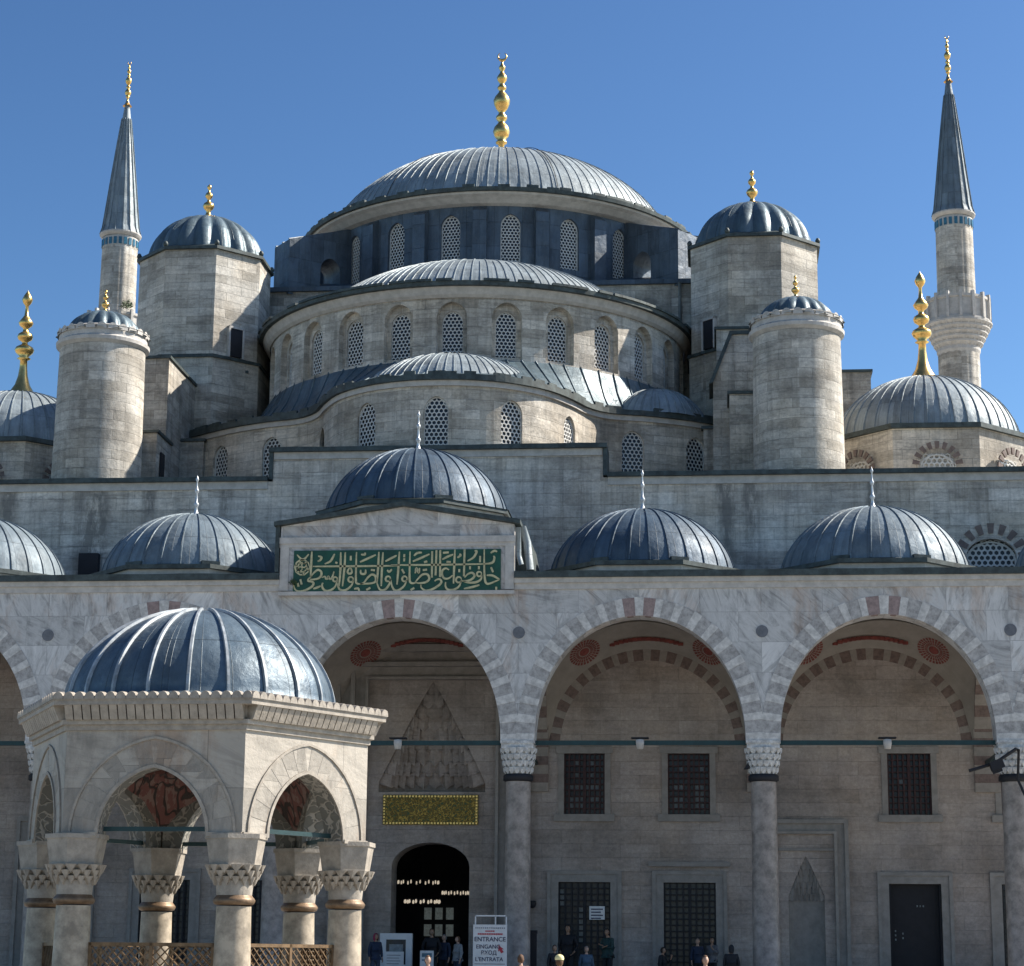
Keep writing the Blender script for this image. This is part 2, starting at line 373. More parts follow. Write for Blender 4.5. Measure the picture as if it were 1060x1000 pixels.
# ------------------------------------------------------------------ walls with openings
def archz(x, a, h):
    x = min(abs(x), a)
    if h <= 0: return 0.
    if a > 2.5:
        q = min(1., x / a); p = 2.12
        return h * (.975 * (1 - q ** p) ** (1 / p) + .025 * (1 - q))
    if h > 1.6 * a: return h * (1 - (x / a) ** 1.08)
    if h >= a:
        r = (a * a + h * h) / (2 * a)
        return math.sqrt(max(0, r * r - (x + r - a) ** 2))
    return h * math.sqrt(max(0, 1 - (x / a) ** 2))
def outline(a, h, n=14):
    if a > 2.5: n = 36
    xs = [-a * math.cos(PI * i / n) for i in range(n + 1)] if h > 0 else [-a, a]
    return [(x, archz(x, a, h)) for x in xs]
def OP(u, a, sill, spring, h=0., d=None, full=False):
    return dict(u=u, a=a, sill=sill, spring=spring, h=h, d=d, full=full)
def surf(mb, mp, u0, u1, z0, z1, ops=(), depth=.3, du=.6, m=0, mr=0, back=None, sm=False):
    ops = sorted(ops, key=lambda o: o['u'])
    Z1 = z1 if callable(z1) else (lambda u: z1)
    layers = [(0., 1)] + ([(back, -1)] if back else [])
    def col(ua, ub, za, zb, za2, zb2):
        for d, s in layers:
            P = [mp(ua, za, d), mp(ub, za2, d), mp(ub, zb2, d), mp(ua, zb, d)]
            uv = [(ua, za), (ub, za2), (ub, zb2), (ua, zb)]
            if s < 0: P.reverse(); uv.reverse()
            mb.face(P, uv, m, sm)
    def span(a, b):
        n = max(1, int(math.ceil((b - a) / du - 1e-6)))
        for i in range(n):
            p, q = a + (b - a) * i / n, a + (b - a) * (i + 1) / n
            col(p, q, z0, Z1(p), z0, Z1(q))
    cur = u0
    for o in ops:
        L, Rr = o['u'] - o['a'], o['u'] + o['a']
        if L > cur + 1e-6: span(cur, L)
        ol = outline(o['a'], o['h'])
        for (xa, ha), (xb, hb) in zip(ol[:-1], ol[1:]):
            ua, ub = o['u'] + xa, o['u'] + xb
            if not o['full']: col(ua, ub, z0, o['sill'], z0, o['sill'])
            col(ua, ub, o['spring'] + ha, Z1(ua), o['spring'] + hb, Z1(ub))
        dd = o['d'] or depth
        pts = [(L, o['sill'])] + [(o['u'] + x, o['spring'] + hh) for x, hh in ol] + [(Rr, o['sill'])]
        if not o['full']: pts = pts + [pts[0]]
        acc = 0
        for (ua, za), (ub, zb) in zip(pts[:-1], pts[1:]):
            l = math.hypot(ub - ua, zb - za)
            if l < 1e-6: continue
            mb.face([mp(ua, za, 0), mp(ua, za, dd), mp(ub, zb, dd), mp(ub, zb, 0)], [(0, acc), (dd, acc), (dd, acc + l), (0, acc + l)], mr)
            acc += l
        cur = Rr
    if u1 > cur + 1e-6: span(cur, u1)
def planeY(Y):
    return lambda u, z, d=0.: (u, Y + d, z)
def cyl(cx, cy, r):
    return lambda u, z, d=0.: (cx + (r - d) * math.sin(u / r), cy - (r - d) * math.cos(u / r), z)
def path(P):
    P = [Vector(p) for p in P]; S = [0.]
    for a, b in zip(P[:-1], P[1:]): S.append(S[-1] + (b - a).length)
    nr = []
    for i in range(len(P)):
        t = (P[min(i + 1, len(P) - 1)] - P[max(i - 1, 0)]).normalized(); nr.append(Vector((-t.y, t.x)))
    def at(u):
        u = max(0, min(S[-1], u)); i = 0
        while i < len(S) - 2 and S[i + 1] < u: i += 1
        k = (u - S[i]) / (S[i + 1] - S[i])
        return P[i].lerp(P[i + 1], k), nr[i].lerp(nr[i + 1], k).normalized()
    def mp(u, z, d=0.):
        p, n = at(u); q = p + n * d
        return (q.x, q.y, z)
    return mp, S, at
def catmull(pts, n=6):
    out = []
    for i in range(len(pts) - 1):
        p0 = pts[max(i - 1, 0)]; p1 = pts[i]; p2 = pts[i + 1]; p3 = pts[min(i + 2, len(pts) - 1)]
        for k in range(n):
            t = k / n
            out.append(tuple(.5 * ((2 * b) + (-a + c) * t + (2 * a - 5 * b + 4 * c - d) * t * t + (-a + 3 * b - 3 * c + d) * t ** 3) for a, b, c, d in zip(p0, p1, p2, p3)))
    out.append(tuple(pts[-1])); return out
def band(mb, mp, u0, u1, z0, z1, out, du=.5, m=0, inn=.1, wob=0.):
    # projecting string course / coping that follows a wall map
    n = max(1, int((u1 - u0) / du)); prev = None
    for i in range(n + 1):
        u = u0 + (u1 - u0) * i / n
        w = random.uniform(-wob, wob) if wob else 0
        c = [mp(u, z0, inn), mp(u, z0, -out), mp(u, z1 + w, -out), mp(u, z1 + w, inn)]
        if prev:
            for k in range(4):
                mb.face([prev[k], c[k], c[(k + 1) % 4], prev[(k + 1) % 4]], m=m)
        else: mb.face(c, m=m)
        prev = c
    mb.face(list(reversed(prev)), m=m)
def vring(mb, mp, u, a, spring, h, t, n, proud, ma, mb_, mapex=None, thick=.04, gap=0.):
    xs = [a * math.cos(PI / 2 * i / 120) for i in range(121)]
    C = [Vector((x, archz(x, a, h))) for x in xs]
    SL = [0.]
    for p_, q_ in zip(C[:-1], C[1:]): SL.append(SL[-1] + (q_ - p_).length)
    def pt(k, out, side):
        d = k * SL[-1]; i = 0
        while i < 119 and SL[i + 1] < d: i += 1
        f = (d - SL[i]) / (SL[i + 1] - SL[i]); p_ = C[i].lerp(C[i + 1], max(0, min(1, f)))
        if out:
            tg = (C[min(i + 3, 120)] - C[max(i - 3, 0)]).normalized(); p_ = p_ + Vector((tg.y, -tg.x)) * t
            if k > .999 or p_.x < 0: p_ = Vector((0, h + t * 1.04))
        return (u + side * p_.x, spring + p_.y)
    for side in (-1, 1):
        ks = [0.]; tot = 0
        ws = [(.60 if (n - 1 - i) % 2 else .40) * random.uniform(.9, 1.1) for i in range(n)]   # last block (apex) is pale
        ws[-1] *= .55
        for w_ in ws: ks.append(ks[-1] + w_ / sum(ws))
        for i in range(n):
            k0, k1 = ks[i], min(1, ks[i + 1])
            if i == n - 1: k1 = 1.
            q = [pt(k0, 0, side), pt(k0, 1, side), pt(k1, 1, side), pt(k1, 0, side)]
            pale = (n - 1 - i) % 2 == 0
            mi = ma if pale else mb_
            if mapex is not None and i == n - 2: mi = mapex
            pr = proud * (1.25 if pale else .7) + random.uniform(-.2, .2) * proud
            F = [mp(x, z, -pr) for x, z in q]; B = [mp(x, z, thick) for x, z in q]
            mb.face(F, [(x, z) for x, z in q], mi)
            for e in range(4):
                mb.face([F[e], F[(e + 1) % 4], B[(e + 1) % 4], B[e]], m=mi)

# ------------------------------------------------------------------ pierced plaster window
def lattice_mesh(w, hrect, harch, pitch=.15, hole=.40, frame=.05, name='window'):
    """local: x across, z up from the sill, y = 0 face looking to -Y. slots: plaster, glass"""
    mb = MB(); a = w / 2
    dy = pitch * .866
    def inside(x, z, g=0):
        if z < -g: return False
        if abs(x) > a + g: return False
        return z <= hrect + archz(x, a, harch) + g
    rows = int((hrect + harch) / dy) + 2; cols = int(w / pitch) + 3
    for j in range(rows):
        for i in range(-cols // 2 - 1, cols // 2 + 2):
            x = (i + (.5 if j % 2 else 0)) * pitch; z = j * dy + pitch * .3
            if not inside(x, z, pitch * .25): continue
            O = []; H = []
            for k in range(6):
                t = PI / 6 + k * PI / 3
                O.append((x + pitch / math.sqrt(3) * math.cos(t), 0., z + pitch / math.sqrt(3) * math.sin(t)))
                H.append((x + pitch * hole * math.cos(t), 0., z + pitch * hole * math.sin(t)))
            for k in range(6):
                k2 = (k + 1) % 6
                mb.face([O[k], O[k2], H[k2], H[k]], m=0)
                mb.face([H[k], H[k2], (H[k2][0], .035, H[k2][2]), (H[k][0], .035, H[k][2])], m=0)
    ol = [(-a, 0)] + [(x, hrect + h) for x, h in outline(a, harch, 12)] + [(a, 0)]
    inn = [(x * (1 - frame / a), (z if z > 0 else 0) - (frame if z > hrect * .9 else -frame)) for x, z in ol]
    n = len(ol)
    for i in range(n):
        p, q, r_, s_ = ol[i], ol[(i + 1) % n], inn[(i + 1) % n], inn[i]
        mb.face([(p[0], -.02, p[1]), (q[0], -.02, q[1]), (r_[0], -.02, r_[1]), (s_[0], -.02, s_[1])], m=0)
        mb.face([(s_[0], -.02, s_[1]), (r_[0], -.02, r_[1]), (r_[0], .03, r_[1]), (s_[0], .03, s_[1])], m=0)
    mb.face([(x * 1.05, .06, z) for x, z in ol], m=1)
    return mb
def place_windows(name, me, spots, parent, label=None):
    for (x, y, z, rz) in spots:
        o = obj(name, me, parent, (x, y, z), rz)
        if label: o['label'] = label
        o.matrix_parent_inverse = Matrix.Identity(4)

# ------------------------------------------------------------------ finials
def alem(mb, x, y, z, H, s, m=0, kind=0, seg=14):
    if kind == 0:    # tall gilded: bell foot, three bulbs, drop
        P = [(1.05, 0), (.9, .03), (.55, .10), (.36, .18), (.28, .26), (.26, .33), (.5, .345), (.3, .36), (.62, .40), (.72, .425), (.62, .45), (.22, .48), (.2, .50),
             (.50, .525), (.58, .55), (.50, .575), (.2, .60), (.2, .63), (.45, .655), (.55, .68), (.36, .715), (.16, .75), (.12, .80), (.12, .84), (.3, .87), (.40, .90), (.26, .94), (.05, .98), (0, 1)]
    elif kind == 1:  # small: foot, bulb, bulb
        P = [(.9, 0), (.6, .06), (.35, .14), (.25, .22), (.6, .30), (.75, .37), (.6, .44), (.22, .50), (.2, .56), (.45, .62), (.5, .67), (.4, .72), (.15, .77), (.14, .84), (.28, .88), (.28, .93), (.08, .97), (0, 1)]
    elif kind == 3:  # thin pale stone spike
        P = [(1.0, 0), (.75, .04), (.42, .09), (.28, .15), (.20, .24), (.38, .28), (.42, .31), (.22, .36), (.17, .46), (.15, .56), (.30, .60), (.34, .635), (.16, .68), (.11, .76), (.10, .83), (.22, .87), (.24, .90), (.10, .94), (.03, .98), (0, 1)]
    else:            # main dome: many bulbs
        P = [(1.3, 0), (.9, .03), (.5, .08), (.34, .14), (.32, .185), (.62, .20), (.62, .21), (.40, .225), (.78, .26), (.94, .30), (.78, .34), (.40, .375), (.34, .385), (.60, .41), (.62, .43), (.36, .455), (.32, .47), (.62, .50), (.86, .54),
             (.92, .575), (.72, .61), (.36, .645), (.30, .66), (.48, .675), (.50, .69), (.28, .71), (.26, .725), (.50, .75), (.58, .775), (.40, .80), (.22, .82), (.20, .835), (.36, .855), (.36, .87), (.18, .89), (.1, .92), (.1, .935), (0, .94)]
    mb.lathe([(r * s, zz * H) for r, zz in P], x, y, seg, m=m, z=z)
    if kind == 2:
        rr = .035 * H; c = z + .965 * H
        mb.tube([(x + rr * math.sin(t), y, c - rr * math.cos(t)) for t in [(-2.6 + 5.2 * i / 16) for i in range(17)]], [.012 * H * (1 - abs(i - 8) / 9) + .006 for i in range(17)], 6, m)

def dome_profile(Rr, H, t0=12, n=14):
    s0, c0 = math.sin(R(t0)), math.cos(R(t0))
    return [(Rr * math.cos(t) / c0, H * (math.sin(t) - s0) / (1 - s0)) for t in [R(t0 + (90 - t0) * i / n) for i in range(n + 1)]]
def dome_h(Rr, t0, zb, zt, Y):
    """height of a dome on base zb whose outline, seen from the courtyard, reaches zt above its axis at distance Y"""
    m = (zt - 1.7) / Y; s0 = math.sin(R(t0)); a = Rr / math.cos(R(t0)); T = zt - zb
    A = 1 - s0 * s0; B = -2 * T * s0; C = (m * a) ** 2 - T * T
    b = (-B + math.sqrt(B * B - 4 * A * C)) / (2 * A)
    return b * (1 - s0)
def fluted(n, amp):
    return lambda a: 1 + amp * (abs(math.sin(a * n / 2)) - .6)

# ================================================================== GROUND
mb = MB(); mb.face([(-400, -100, 0), (400, -100, 0), (400, 700, 0), (-400, 700, 0)], [(-400, -100), (400, -100), (400, 700), (-400, 700)])
struct(mb.build('ground', M['pave']))

# ================================================================== MOSQUE
mosque = thing('mosque', 'large grey domed stone mosque with cascading lead domes rising behind the arcade', 'mosque', (0, 73, 0))
def cyl_window(name_me, cx, cy, r, angs, z, depth):
    return [(cx + (r - depth) * math.sin(a), cy - (r - depth) * math.cos(a), z, a) for a in angs]

# ---- facade wall behind the portico
YW = 73.0
mb = MB()
pl = planeY(YW)
lows = [(4.58, 6.34), (8.13, 9.88), (15.63, 17.35), (19.33, 21.05)]
ups = [(4.76, 6.15), (8.30, 9.72), (15.69, 17.14), (19.44, 20.9)]
WL = [(a, b) for a, b in lows] + [(-b, -a) for a, b in lows]
WU = [(a, b) for a, b in ups] + [(-b, -a) for a, b in ups]
surf(mb, pl, -30, 30, 0, 5.6, [OP((a + b) / 2, (b - a) / 2, 1.45, 4.27) for a, b in WL] + [OP(.2, 1.34, .9, 4.75, .82, d=1.2)] + [OP(q, .60, .9, 3.85, 1.32, d=.05) for q in (12.9, -12.9)], .35, du=3)
surf(mb, pl, -30, 30, 5.6, 14.2, [OP((a + b) / 2, (b - a) / 2, 6.54, 8.6) for a, b in WU] + [OP(.2, 1.85, 7.28, 7.6, 3.50, d=.06)], .3, du=3)
surf(mb, pl, -30, 30, 14.2, 18.3, [OP(19.45, .85, 14.75, 15.35, .62)], .25, du=3)
surf(mb, pl, -5.72, 6.1, 18.3, 19.35, [], .3, du=3)
mb.face([(-30, YW + 1.2, 18.3), (30, YW + 1.2, 18.3), (30, YW + 1.2, 10), (-30, YW + 1.2, 10)])
for xx in (-5.72, 6.1): mb.face([(xx, YW, 18.3), (xx, YW + 1.2, 18.3), (xx, YW + 1.2, 19.35), (xx, YW, 19.35)])
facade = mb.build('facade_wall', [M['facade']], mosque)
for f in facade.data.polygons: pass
# the lower wall is the same stone in a darker, warmer ashlar: separate skins are avoided by a second slot
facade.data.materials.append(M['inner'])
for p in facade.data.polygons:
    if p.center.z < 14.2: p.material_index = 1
for a, b, z in ((-30, -5.88, 18.3), (6.25, 30, 18.3), (-5.86, 6.24, 19.35)):
    mb = MB(); band(mb, pl, a, b, z, z + .16, .22, 1.0, inn=1.5, wob=.015)
    if z > 19: mb.box(-5.86, -5.72, YW - .1, YW + 1.4, 18.36, 19.35); mb.box(6.1, 6.24, YW - .1, YW + 1.4, 18.36, 19.35)
    mb.build('coping', M['edge'], mosque)
for a, b, z in ((-30, -5.9, 18.02), (6.27, 30, 18.02), (-5.7, 6.08, 19.1)):
    mb = MB(); band(mb, pl, a, b, z, z + .28, .06, 1.5, inn=.02); mb.build('string_course', M['mould'], mosque)
# dark outlets behind the domes
mb = MB(); mb.box(-12.6, -11.9, 72.7, 73.05, 14.7, 15.7); mb.build('vent_box', M['iron'], mosque)

# rayed window of the facade
def ray_window(parent, x, y, z, a, rz, rays=9, r0=1.08, r1=1.5):
    me = lattice_mesh(2 * a, a * .6, a * .75, .2, .40, .05).build('rayed_window', [M['plaster'], M['glass']], parent, (x, y, z), rz)
    me.matrix_parent_inverse = Matrix.Identity(4)
    mr = MB()
    for i in range(rays):
        t = PI * (i + .5) / rays
        c, s = math.cos(t), math.sin(t); w = .12 * a / .85
        pts = [(c * a * r0 - s * -w * .7, s * a * r0 + c * -w * .7), (c * a * r1 - s * -w, s * a * r1 + c * -w), (c * a * r1 - s * w, s * a * r1 + c * w), (c * a * r0 - s * w * .7, s * a * r0 + c * w * .7)]
        mr.prism_y([(px, pz + a * .55) for px, pz in pts], -.27, -.2)
    r = mr.build('brick_rays', M['ray'], me); r.matrix_parent_inverse = Matrix.Identity(4)
ray_window(facade, 19.45, YW + .24, 14.76, .85, 0)

# rectangular windows of the portico wall
def rect_window(w, h, frame, pale, gx, gz):
    mb = MB()
    a = w / 2
    mb.face([(-a - .02, .22, -.02), (a + .02, .22, -.02), (a + .02, .22, h + .02), (-a - .02, .22, h + .02)], m=1)
    for i in range(gx + 1):
        x = -a + w * i / gx; t = .028 if i % (gx // 2) else .05
        mb.box(x - t, x + t, .04, .10, 0, h, m=0)
    for i in range(gz + 1):
        z = h * i / gz; t = .02
        mb.box(-a, a, .06, .12, z - t, z + t, m=0)
    for (i, j) in pale:  # daylight showing through the window, painted as pale panes
        x = -a + w * (i + .5) / gx; z = h * (j + .5) / gz
        mb.face([(x - w / gx * .38, .205, z - h / gz * .36), (x + w / gx * .38, .205, z - h / gz * .36), (x + w / gx * .38, .205, z + h / gz * .36), (x - w / gx * .38, .205, z + h / gz * .36)], m=2)
    return mb
palesets = [[(i, j) for i in (1, 2, 3) for j in (1, 2, 4)] + [(4, 4), (5, 2), (6, 2), (6, 4), (5, 4), (5, 6), (2, 6), (2, 8), (5, 8)], [(1, 1), (2, 1), (1, 2), (2, 2), (5, 1), (6, 1), (5, 2), (6, 2), (5, 3), (6, 3), (5, 4), (6, 4), (2, 4), (1, 4), (2, 7), (6, 7)], [(2, 5)], []]
k = 0
for (a, b) in WU:
    o = rect_window(b - a, 2.06, .1, palesets[k] if k < 4 else palesets[k % 2], 8, 10).build('window', [M['grille'], M['glass'], M['pane']], facade, ((a + b) / 2, YW, 6.54))
    o.matrix_parent_inverse = Matrix.Identity(4)
    fr = MB(); w = (b - a) / 2; x = (a + b) / 2
    for s in (-1, 1): fr.box(x + s * w if s > 0 else x - w - .2, x + w + .2 if s > 0 else x - w, YW - .05, YW + .04, 6.54, 8.6)
    fr.box(x - w - .28, x + w + .28, YW - .09, YW + .04, 8.6, 8.82); fr.box(x - w - .34, x + w + .34, YW - .12, YW + .04, 6.30, 6.54)
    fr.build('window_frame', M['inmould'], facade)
    k += 1
k = 0
for (a, b) in WL:
    if k == 0: pal = [(0, 12), (0, 11), (0, 10), (3, 9), (3, 8), (3, 7), (3, 6), (3, 5), (3, 4)]
    elif k == 1: pal = []
    else: pal = []
    wmb = rect_window(b - a, 2.82, .1, pal, 8, 14)
    if k == 2:      # open doorway: a matte black sheet stands for its unlit depth, leaves folded back
        w_ = (b - a) / 2; wmb = MB(); wmb.face([(-w_, .30, 0), (w_, .30, 0), (w_, .30, 2.82), (-w_, .30, 2.82)], m=0)
        for sx in (-1, 1): wmb.box(min(sx * w_, sx * (w_ - .07)), max(sx * w_, sx * (w_ - .07)), .05, .29, 0, 2.82)
        for (qx, qz) in ((-.66, 1.0), (-.66, 1.14), (-.66, 1.28), (-.42, 1.05), (-.42, 1.2), (.08, 2.1), (.18, 2.1), (.28, 2.1)): wmb.box(qx - .022, qx + .022, .285, .295, qz - .03, qz + .03, m=2)  # pale specks of colour stand for lamps deeper inside
    o = wmb.build('window', [M['iron'], M['glass'], M['pane']], facade, ((a + b) / 2, YW, 1.45))
    o.matrix_parent_inverse = Matrix.Identity(4)
    fr = MB(); w = (b - a) / 2; x = (a + b) / 2
    for d, o1, o2 in ((.05, 0, .26), (.10, .26, .38)):
        for s in (-1, 1):
            x0, x1 = sorted((x + s * (w + o1), x + s * (w + o2))); fr.box(x0, x1, YW - d, YW + .04, .9, 4.27 + o1)
        fr.box(x - w - o2, x + w + o2, YW - d, YW + .04, 4.27 + o1, 4.27 + o2)
    if k == 1: fr.box(x - w - .5, x + w + .5, YW - .14, YW + .04, 4.80, 4.95)
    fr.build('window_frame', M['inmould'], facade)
    k += 1

# portal: mouldings, muqarnas hood, gilded inscription, doorway interior
mb = MB()
for i, (o1, o2, d) in enumerate(((0, .10, .22), (.10, .45, .06), (.45, .60, .34), (.60, .95, .12), (.95, 1.2, .42))):
    x0, x1, zt = -2.05, 2.42, 11.15
    for s in (0, 1):
        a, b = (x0 - o2, x0 - o1) if s == 0 else (x1 + o1, x1 + o2)
        mb.box(a, b, YW - d, YW + .03, .9, zt + o1)
    mb.box(x0 - o2, x1 + o2, YW - d, YW + .03, zt + o1, zt + o2)
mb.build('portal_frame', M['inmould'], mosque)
def muqarnas(parent, cx, yw, sill, z0, spring, a, h, tiers, mat, depth, cell=.22, name='muqarnas_hood'):
    """stalactite hood inside a pointed recess: stepped concentric tiers of small hanging cells"""
    mb = MB()
    def half(z):
        if z <= spring: return a
        lo, hi = 0., a
        for _ in range(30):
            m_ = (lo + hi) / 2
            if archz(m_, a, h) > z - spring: lo = m_
            else: hi = m_
        return lo
    def arcp(w, z, t): return (cx - w * math.cos(t), yw + .015 + depth * (w / a) * math.sin(t), z)
    n = 20
    for i in range(n):     # back of the recess below the hood
        t0, t1 = PI * i / n, PI * (i + 1) / n
        mb.face([arcp(a, sill, t0), arcp(a, sill, t1), arcp(a, z0, t1), arcp(a, z0, t0)])
    top = spring + h
    zs = [z0 + (top - z0) * (k / tiers) for k in range(tiers + 1)]
    wprev = a
    for k in range(tiers):
        z, z1 = zs[k], zs[k + 1]
        w = max(.06, half(z) * (1.0 if k else 1.0))
        H = z1 - z
        nc = max(3, int(PI * w * .8 / cell))
        for i in range(nc * 2):
            t0, t1 = PI * i / (nc * 2), PI * (i + 1) / (nc * 2)
            mb.face([arcp(w, z, t0), arcp(w, z, t1), arcp(w, z1, t1), arcp(w, z1, t0)])
            mb.face([arcp(w, z, t0), arcp(w, z, t1), arcp(wprev, z, t1), arcp(wprev, z, t0)])
        wo = w * .74
        for i in range(nc):
            t0, tm, t1 = PI * i / nc, PI * (i + .5) / nc, PI * (i + 1) / nc
            # hanging cell: rib at each end, hollow between, drop below
            A, B, C = arcp(wo, z1, t0), arcp(wo, z1, t1), arcp(w * .98, z1 - H * .2, tm)
            D, E_, F_ = arcp(w, z + H * .1, tm), arcp(w * .78, z - H * .42, t0), arcp(w * .78, z - H * .42, t1)
            mb.face([A, C, D, E_]); mb.face([C, B, F_, D]); mb.face([A, B, C])
            g0, g1 = arcp(w * 1.0, z - H * .1, t0 + .02), arcp(w * 1.0, z - H * .1, t1 - .02)
            mb.face([E_, D, g0]); mb.face([F_, g1, D])
        wprev = w
    return mb.build(name, mat, parent)
muqarnas(mosque, .2, YW, 7.28, 7.6, 7.6, 1.85, 3.50, 9, M['inner'], .95, .36)
# side niches (mihrab niches) on the portico wall
for cx in (12.9, -12.9):
    mb = MB()
    for o1, o2, d in ((0, .1, .16), (.1, .35, .06), (.35, .48, .16)):
        for s in (-1, 1):
            x0, x1 = sorted((cx + s * (.95 + o1), cx + s * (.95 + o2))); mb.box(x0, x1, YW - d, YW + .03, .9, 5.9 + o1)
        mb.box(cx - .95 - o2, cx + .95 + o2, YW - d, YW + .03, 5.9 + o1, 5.9 + o2)
    mb.box(cx - .95, cx + .95, YW - .10, YW + .03, 5.34, 5.42)
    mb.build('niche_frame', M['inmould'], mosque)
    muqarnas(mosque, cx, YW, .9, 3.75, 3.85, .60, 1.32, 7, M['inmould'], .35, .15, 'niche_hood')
mb = MB(); mb.box(-1.47, 1.82, YW - .10, YW + .02, 6.17, 7.18); o = mb.build('gilded_inscription', M['tile'], mosque)
mb = MB()
for i in range(30):
    for z in (6.22, 7.13):
        x = -1.42 + i * 3.19 / 29; mb.box(x - .03, x + .03, YW - .115, YW - .1, z - .03, z + .03)
for i in range(1, 9):
    for x in (-1.42, 1.77): mb.box(x - .03, x + .03, YW - .115, YW - .1, 6.22 + i * .101 - .03, 6.22 + i * .101 + .03)
mb.build('gold_border', M['gold'], o).matrix_parent_inverse = Matrix.Identity(4)
# interior room seen through the door and windows
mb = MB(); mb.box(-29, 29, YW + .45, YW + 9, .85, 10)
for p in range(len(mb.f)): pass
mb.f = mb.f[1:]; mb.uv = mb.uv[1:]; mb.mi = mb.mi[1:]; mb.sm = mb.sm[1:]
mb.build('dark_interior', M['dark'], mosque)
mb = MB()
for cx, cz, nx, nz in ((-1.05, 2.75, 3, 2),):
    for i in range(nx):
        for j in range(nz):
            x = cx + i * .42; z = cz + j * .62
            mb.box(x - .14, x + .14, YW + 8.8, YW + 8.85, z - .22, z + .22)
mb.build('far_window', M['far'], mosque)

# ---- lower tier: three exedrae under one undulating wall
half = [(0, 73.95), (1.3, 74.1), (2.6, 74.65), (3.8, 75.7), (4.6, 77.1), (5.15, 78.35), (6.0, 79.25), (7.4, 79.75), (8.8, 80.45), (10.0, 81.3), (11.0, 82.1)]
pts = [(-x, y) for x, y in reversed(half[1:])] + half
ex = catmull(pts, 5)
emp, eS, eat = path(ex)
def u_of_x(x):
    best = min(range(len(ex)), key=lambda i: abs(ex[i][0] - x)); i = best
    j = min(len(ex) - 1, i + 1) if ex[i][0] < x else max(0, i - 1)
    if j == i: return eS[i]
    return eS[i] + (eS[j] - eS[i]) * (x - ex[i][0]) / (ex[j][0] - ex[i][0])
EW = [-9.6, -7.25, -2.69, 0, 2.69, 4.63, 6.9, 9.3]
ops = [OP(u_of_x(x), .44, 19.3, 21.1, .52) for x in EW] + [OP(u_of_x(-4.9), .4, 19.3, 21.0, .48, d=.12)]
mb = MB(); surf(mb, emp, 0, eS[-1], 17, 22.2, ops, .16, du=.3, sm=False)
exd = mb.build('exedra_wall', M['drumstone'], mosque)
wm = lattice_mesh(.90, 1.8, .54, .17, .44, .035).build('window', [M['plaster'], M['glass']], exd)
first = True
for x in EW:
    u = u_of_x(x); p, n = eat(u)
    loc = (p.x + n.x * .12, p.y + n.y * .12, 19.28); rz = math.atan2(-n.x, n.y)
    o = wm if first else wm.copy()
    if not first: COL.objects.link(o); o.parent = exd
    o.location = loc; o.rotation_euler = (0, 0, rz); o.matrix_parent_inverse = Matrix.Identity(4); first = False
mb = MB(); band(mb, emp, 0, eS[-1], 22.2, 22.42, .24, .35, inn=.5, wob=.03, m=0)
for i in range(70):
    u = eS[-1] * (i + random.random()) / 70
    if random.random() < .6:
        p, n = eat(u); mb.box(-.22, .22, -.05, .06, -.03, .08 + .05 * random.random(), M=Matrix.Translation((p.x - n.x * .16, p.y - n.y * .16, 22.42)) @ Matrix.Rotation(math.atan2(-n.x, n.y), 4, 'Z'))
o = mb.build('eave', M['edge'], exd); o.matrix_parent_inverse = Matrix.Identity(4)
mb = MB(); band(mb, emp, 0, eS[-1], 22.0, 22.2, .10, .35, inn=.02); o = mb.build('cornice', M['mould'], exd); o.matrix_parent_inverse = Matrix.Identity(4)

# ---- semi-dome drum
SX, SY, SR = -.05, 87.2, 8.8
angs = [R(14.0 * i) for i in range(-6, 7)]
mb = MB(); smp = cyl(SX, SY, SR)
A = R(100)
surf(mb, smp, -A * SR, A * SR, 21.5, 27.0, [OP(a * SR, .60, 24.3, 25.95, .66) for a in angs], .26, du=.5, sm=False)
sdr = mb.build('semidome_drum', M['drumstone'], mosque)
# recessed inner skin with the real window openings
mb = MB(); smp2 = cyl(SX, SY, SR - .26)
for a in angs:
    surf(mb, smp2, a * (SR - .26) - .62, a * (SR - .26) + .62, 24.2, 26.75, [OP(a * (SR - .26), .40, 24.45, 25.85, .46)], .14, du=.3)
o = mb.build('window_recess', M['drumstone'], sdr); o.matrix_parent_inverse = Matrix.Identity(4)
wm = lattice_mesh(.84, 1.40, .48, .16, .44, .035).build('window', [M['plaster'], M['glass']], sdr)
for k, (x, y, z, rz) in enumerate(cyl_window(None, SX, SY, SR, angs, 24.44, .36)):
    o = wm if k == 0 else wm.copy()
    if k: COL.objects.link(o); o.parent = sdr
    o.location = (x, y, z); o.rotation_euler = (0, 0, rz); o.matrix_parent_inverse = Matrix.Identity(4)
mb = MB(); mb.lathe([(SR + .05, 26.75), (SR + .18, 26.85), (SR + .30, 27.05), (SR + .34, 27.12)], SX, SY, 96, -A, A, sm=False)
o = mb.build('cornice', M['mould'], sdr); o.matrix_parent_inverse = Matrix.Identity(4)
mb = MB(); mb.lathe([(SR + .2, 27.12), (SR + .52, 27.12), (SR + .54, 27.30), (SR + .1, 27.36)], SX, SY, 96, -A, A, sm=False)
for i in range(60):
    a = -R(85) + R(170) * (i + random.uniform(.2, .8)) / 60
    if random.random() < .55:
        mb.box(-.32, .32, -.09, .05, 0, .10, M=Matrix.Translation((SX + (SR + .5) * math.sin(a), SY - (SR + .5) * math.cos(a), 27.28)) @ Matrix.Rotation(a, 4, 'Z'))
o = mb.build('eave', M['edge'], sdr); o.matrix_parent_inverse = Matrix.Identity(4)
prof = [(SR + .35, -.02), (7.55, .22)] + [(r_, z_ + .24) for r_, z_ in dome_profile(7.45, dome_h(7.45, 16, 27.54, 31.3, SY), 16, 14)]
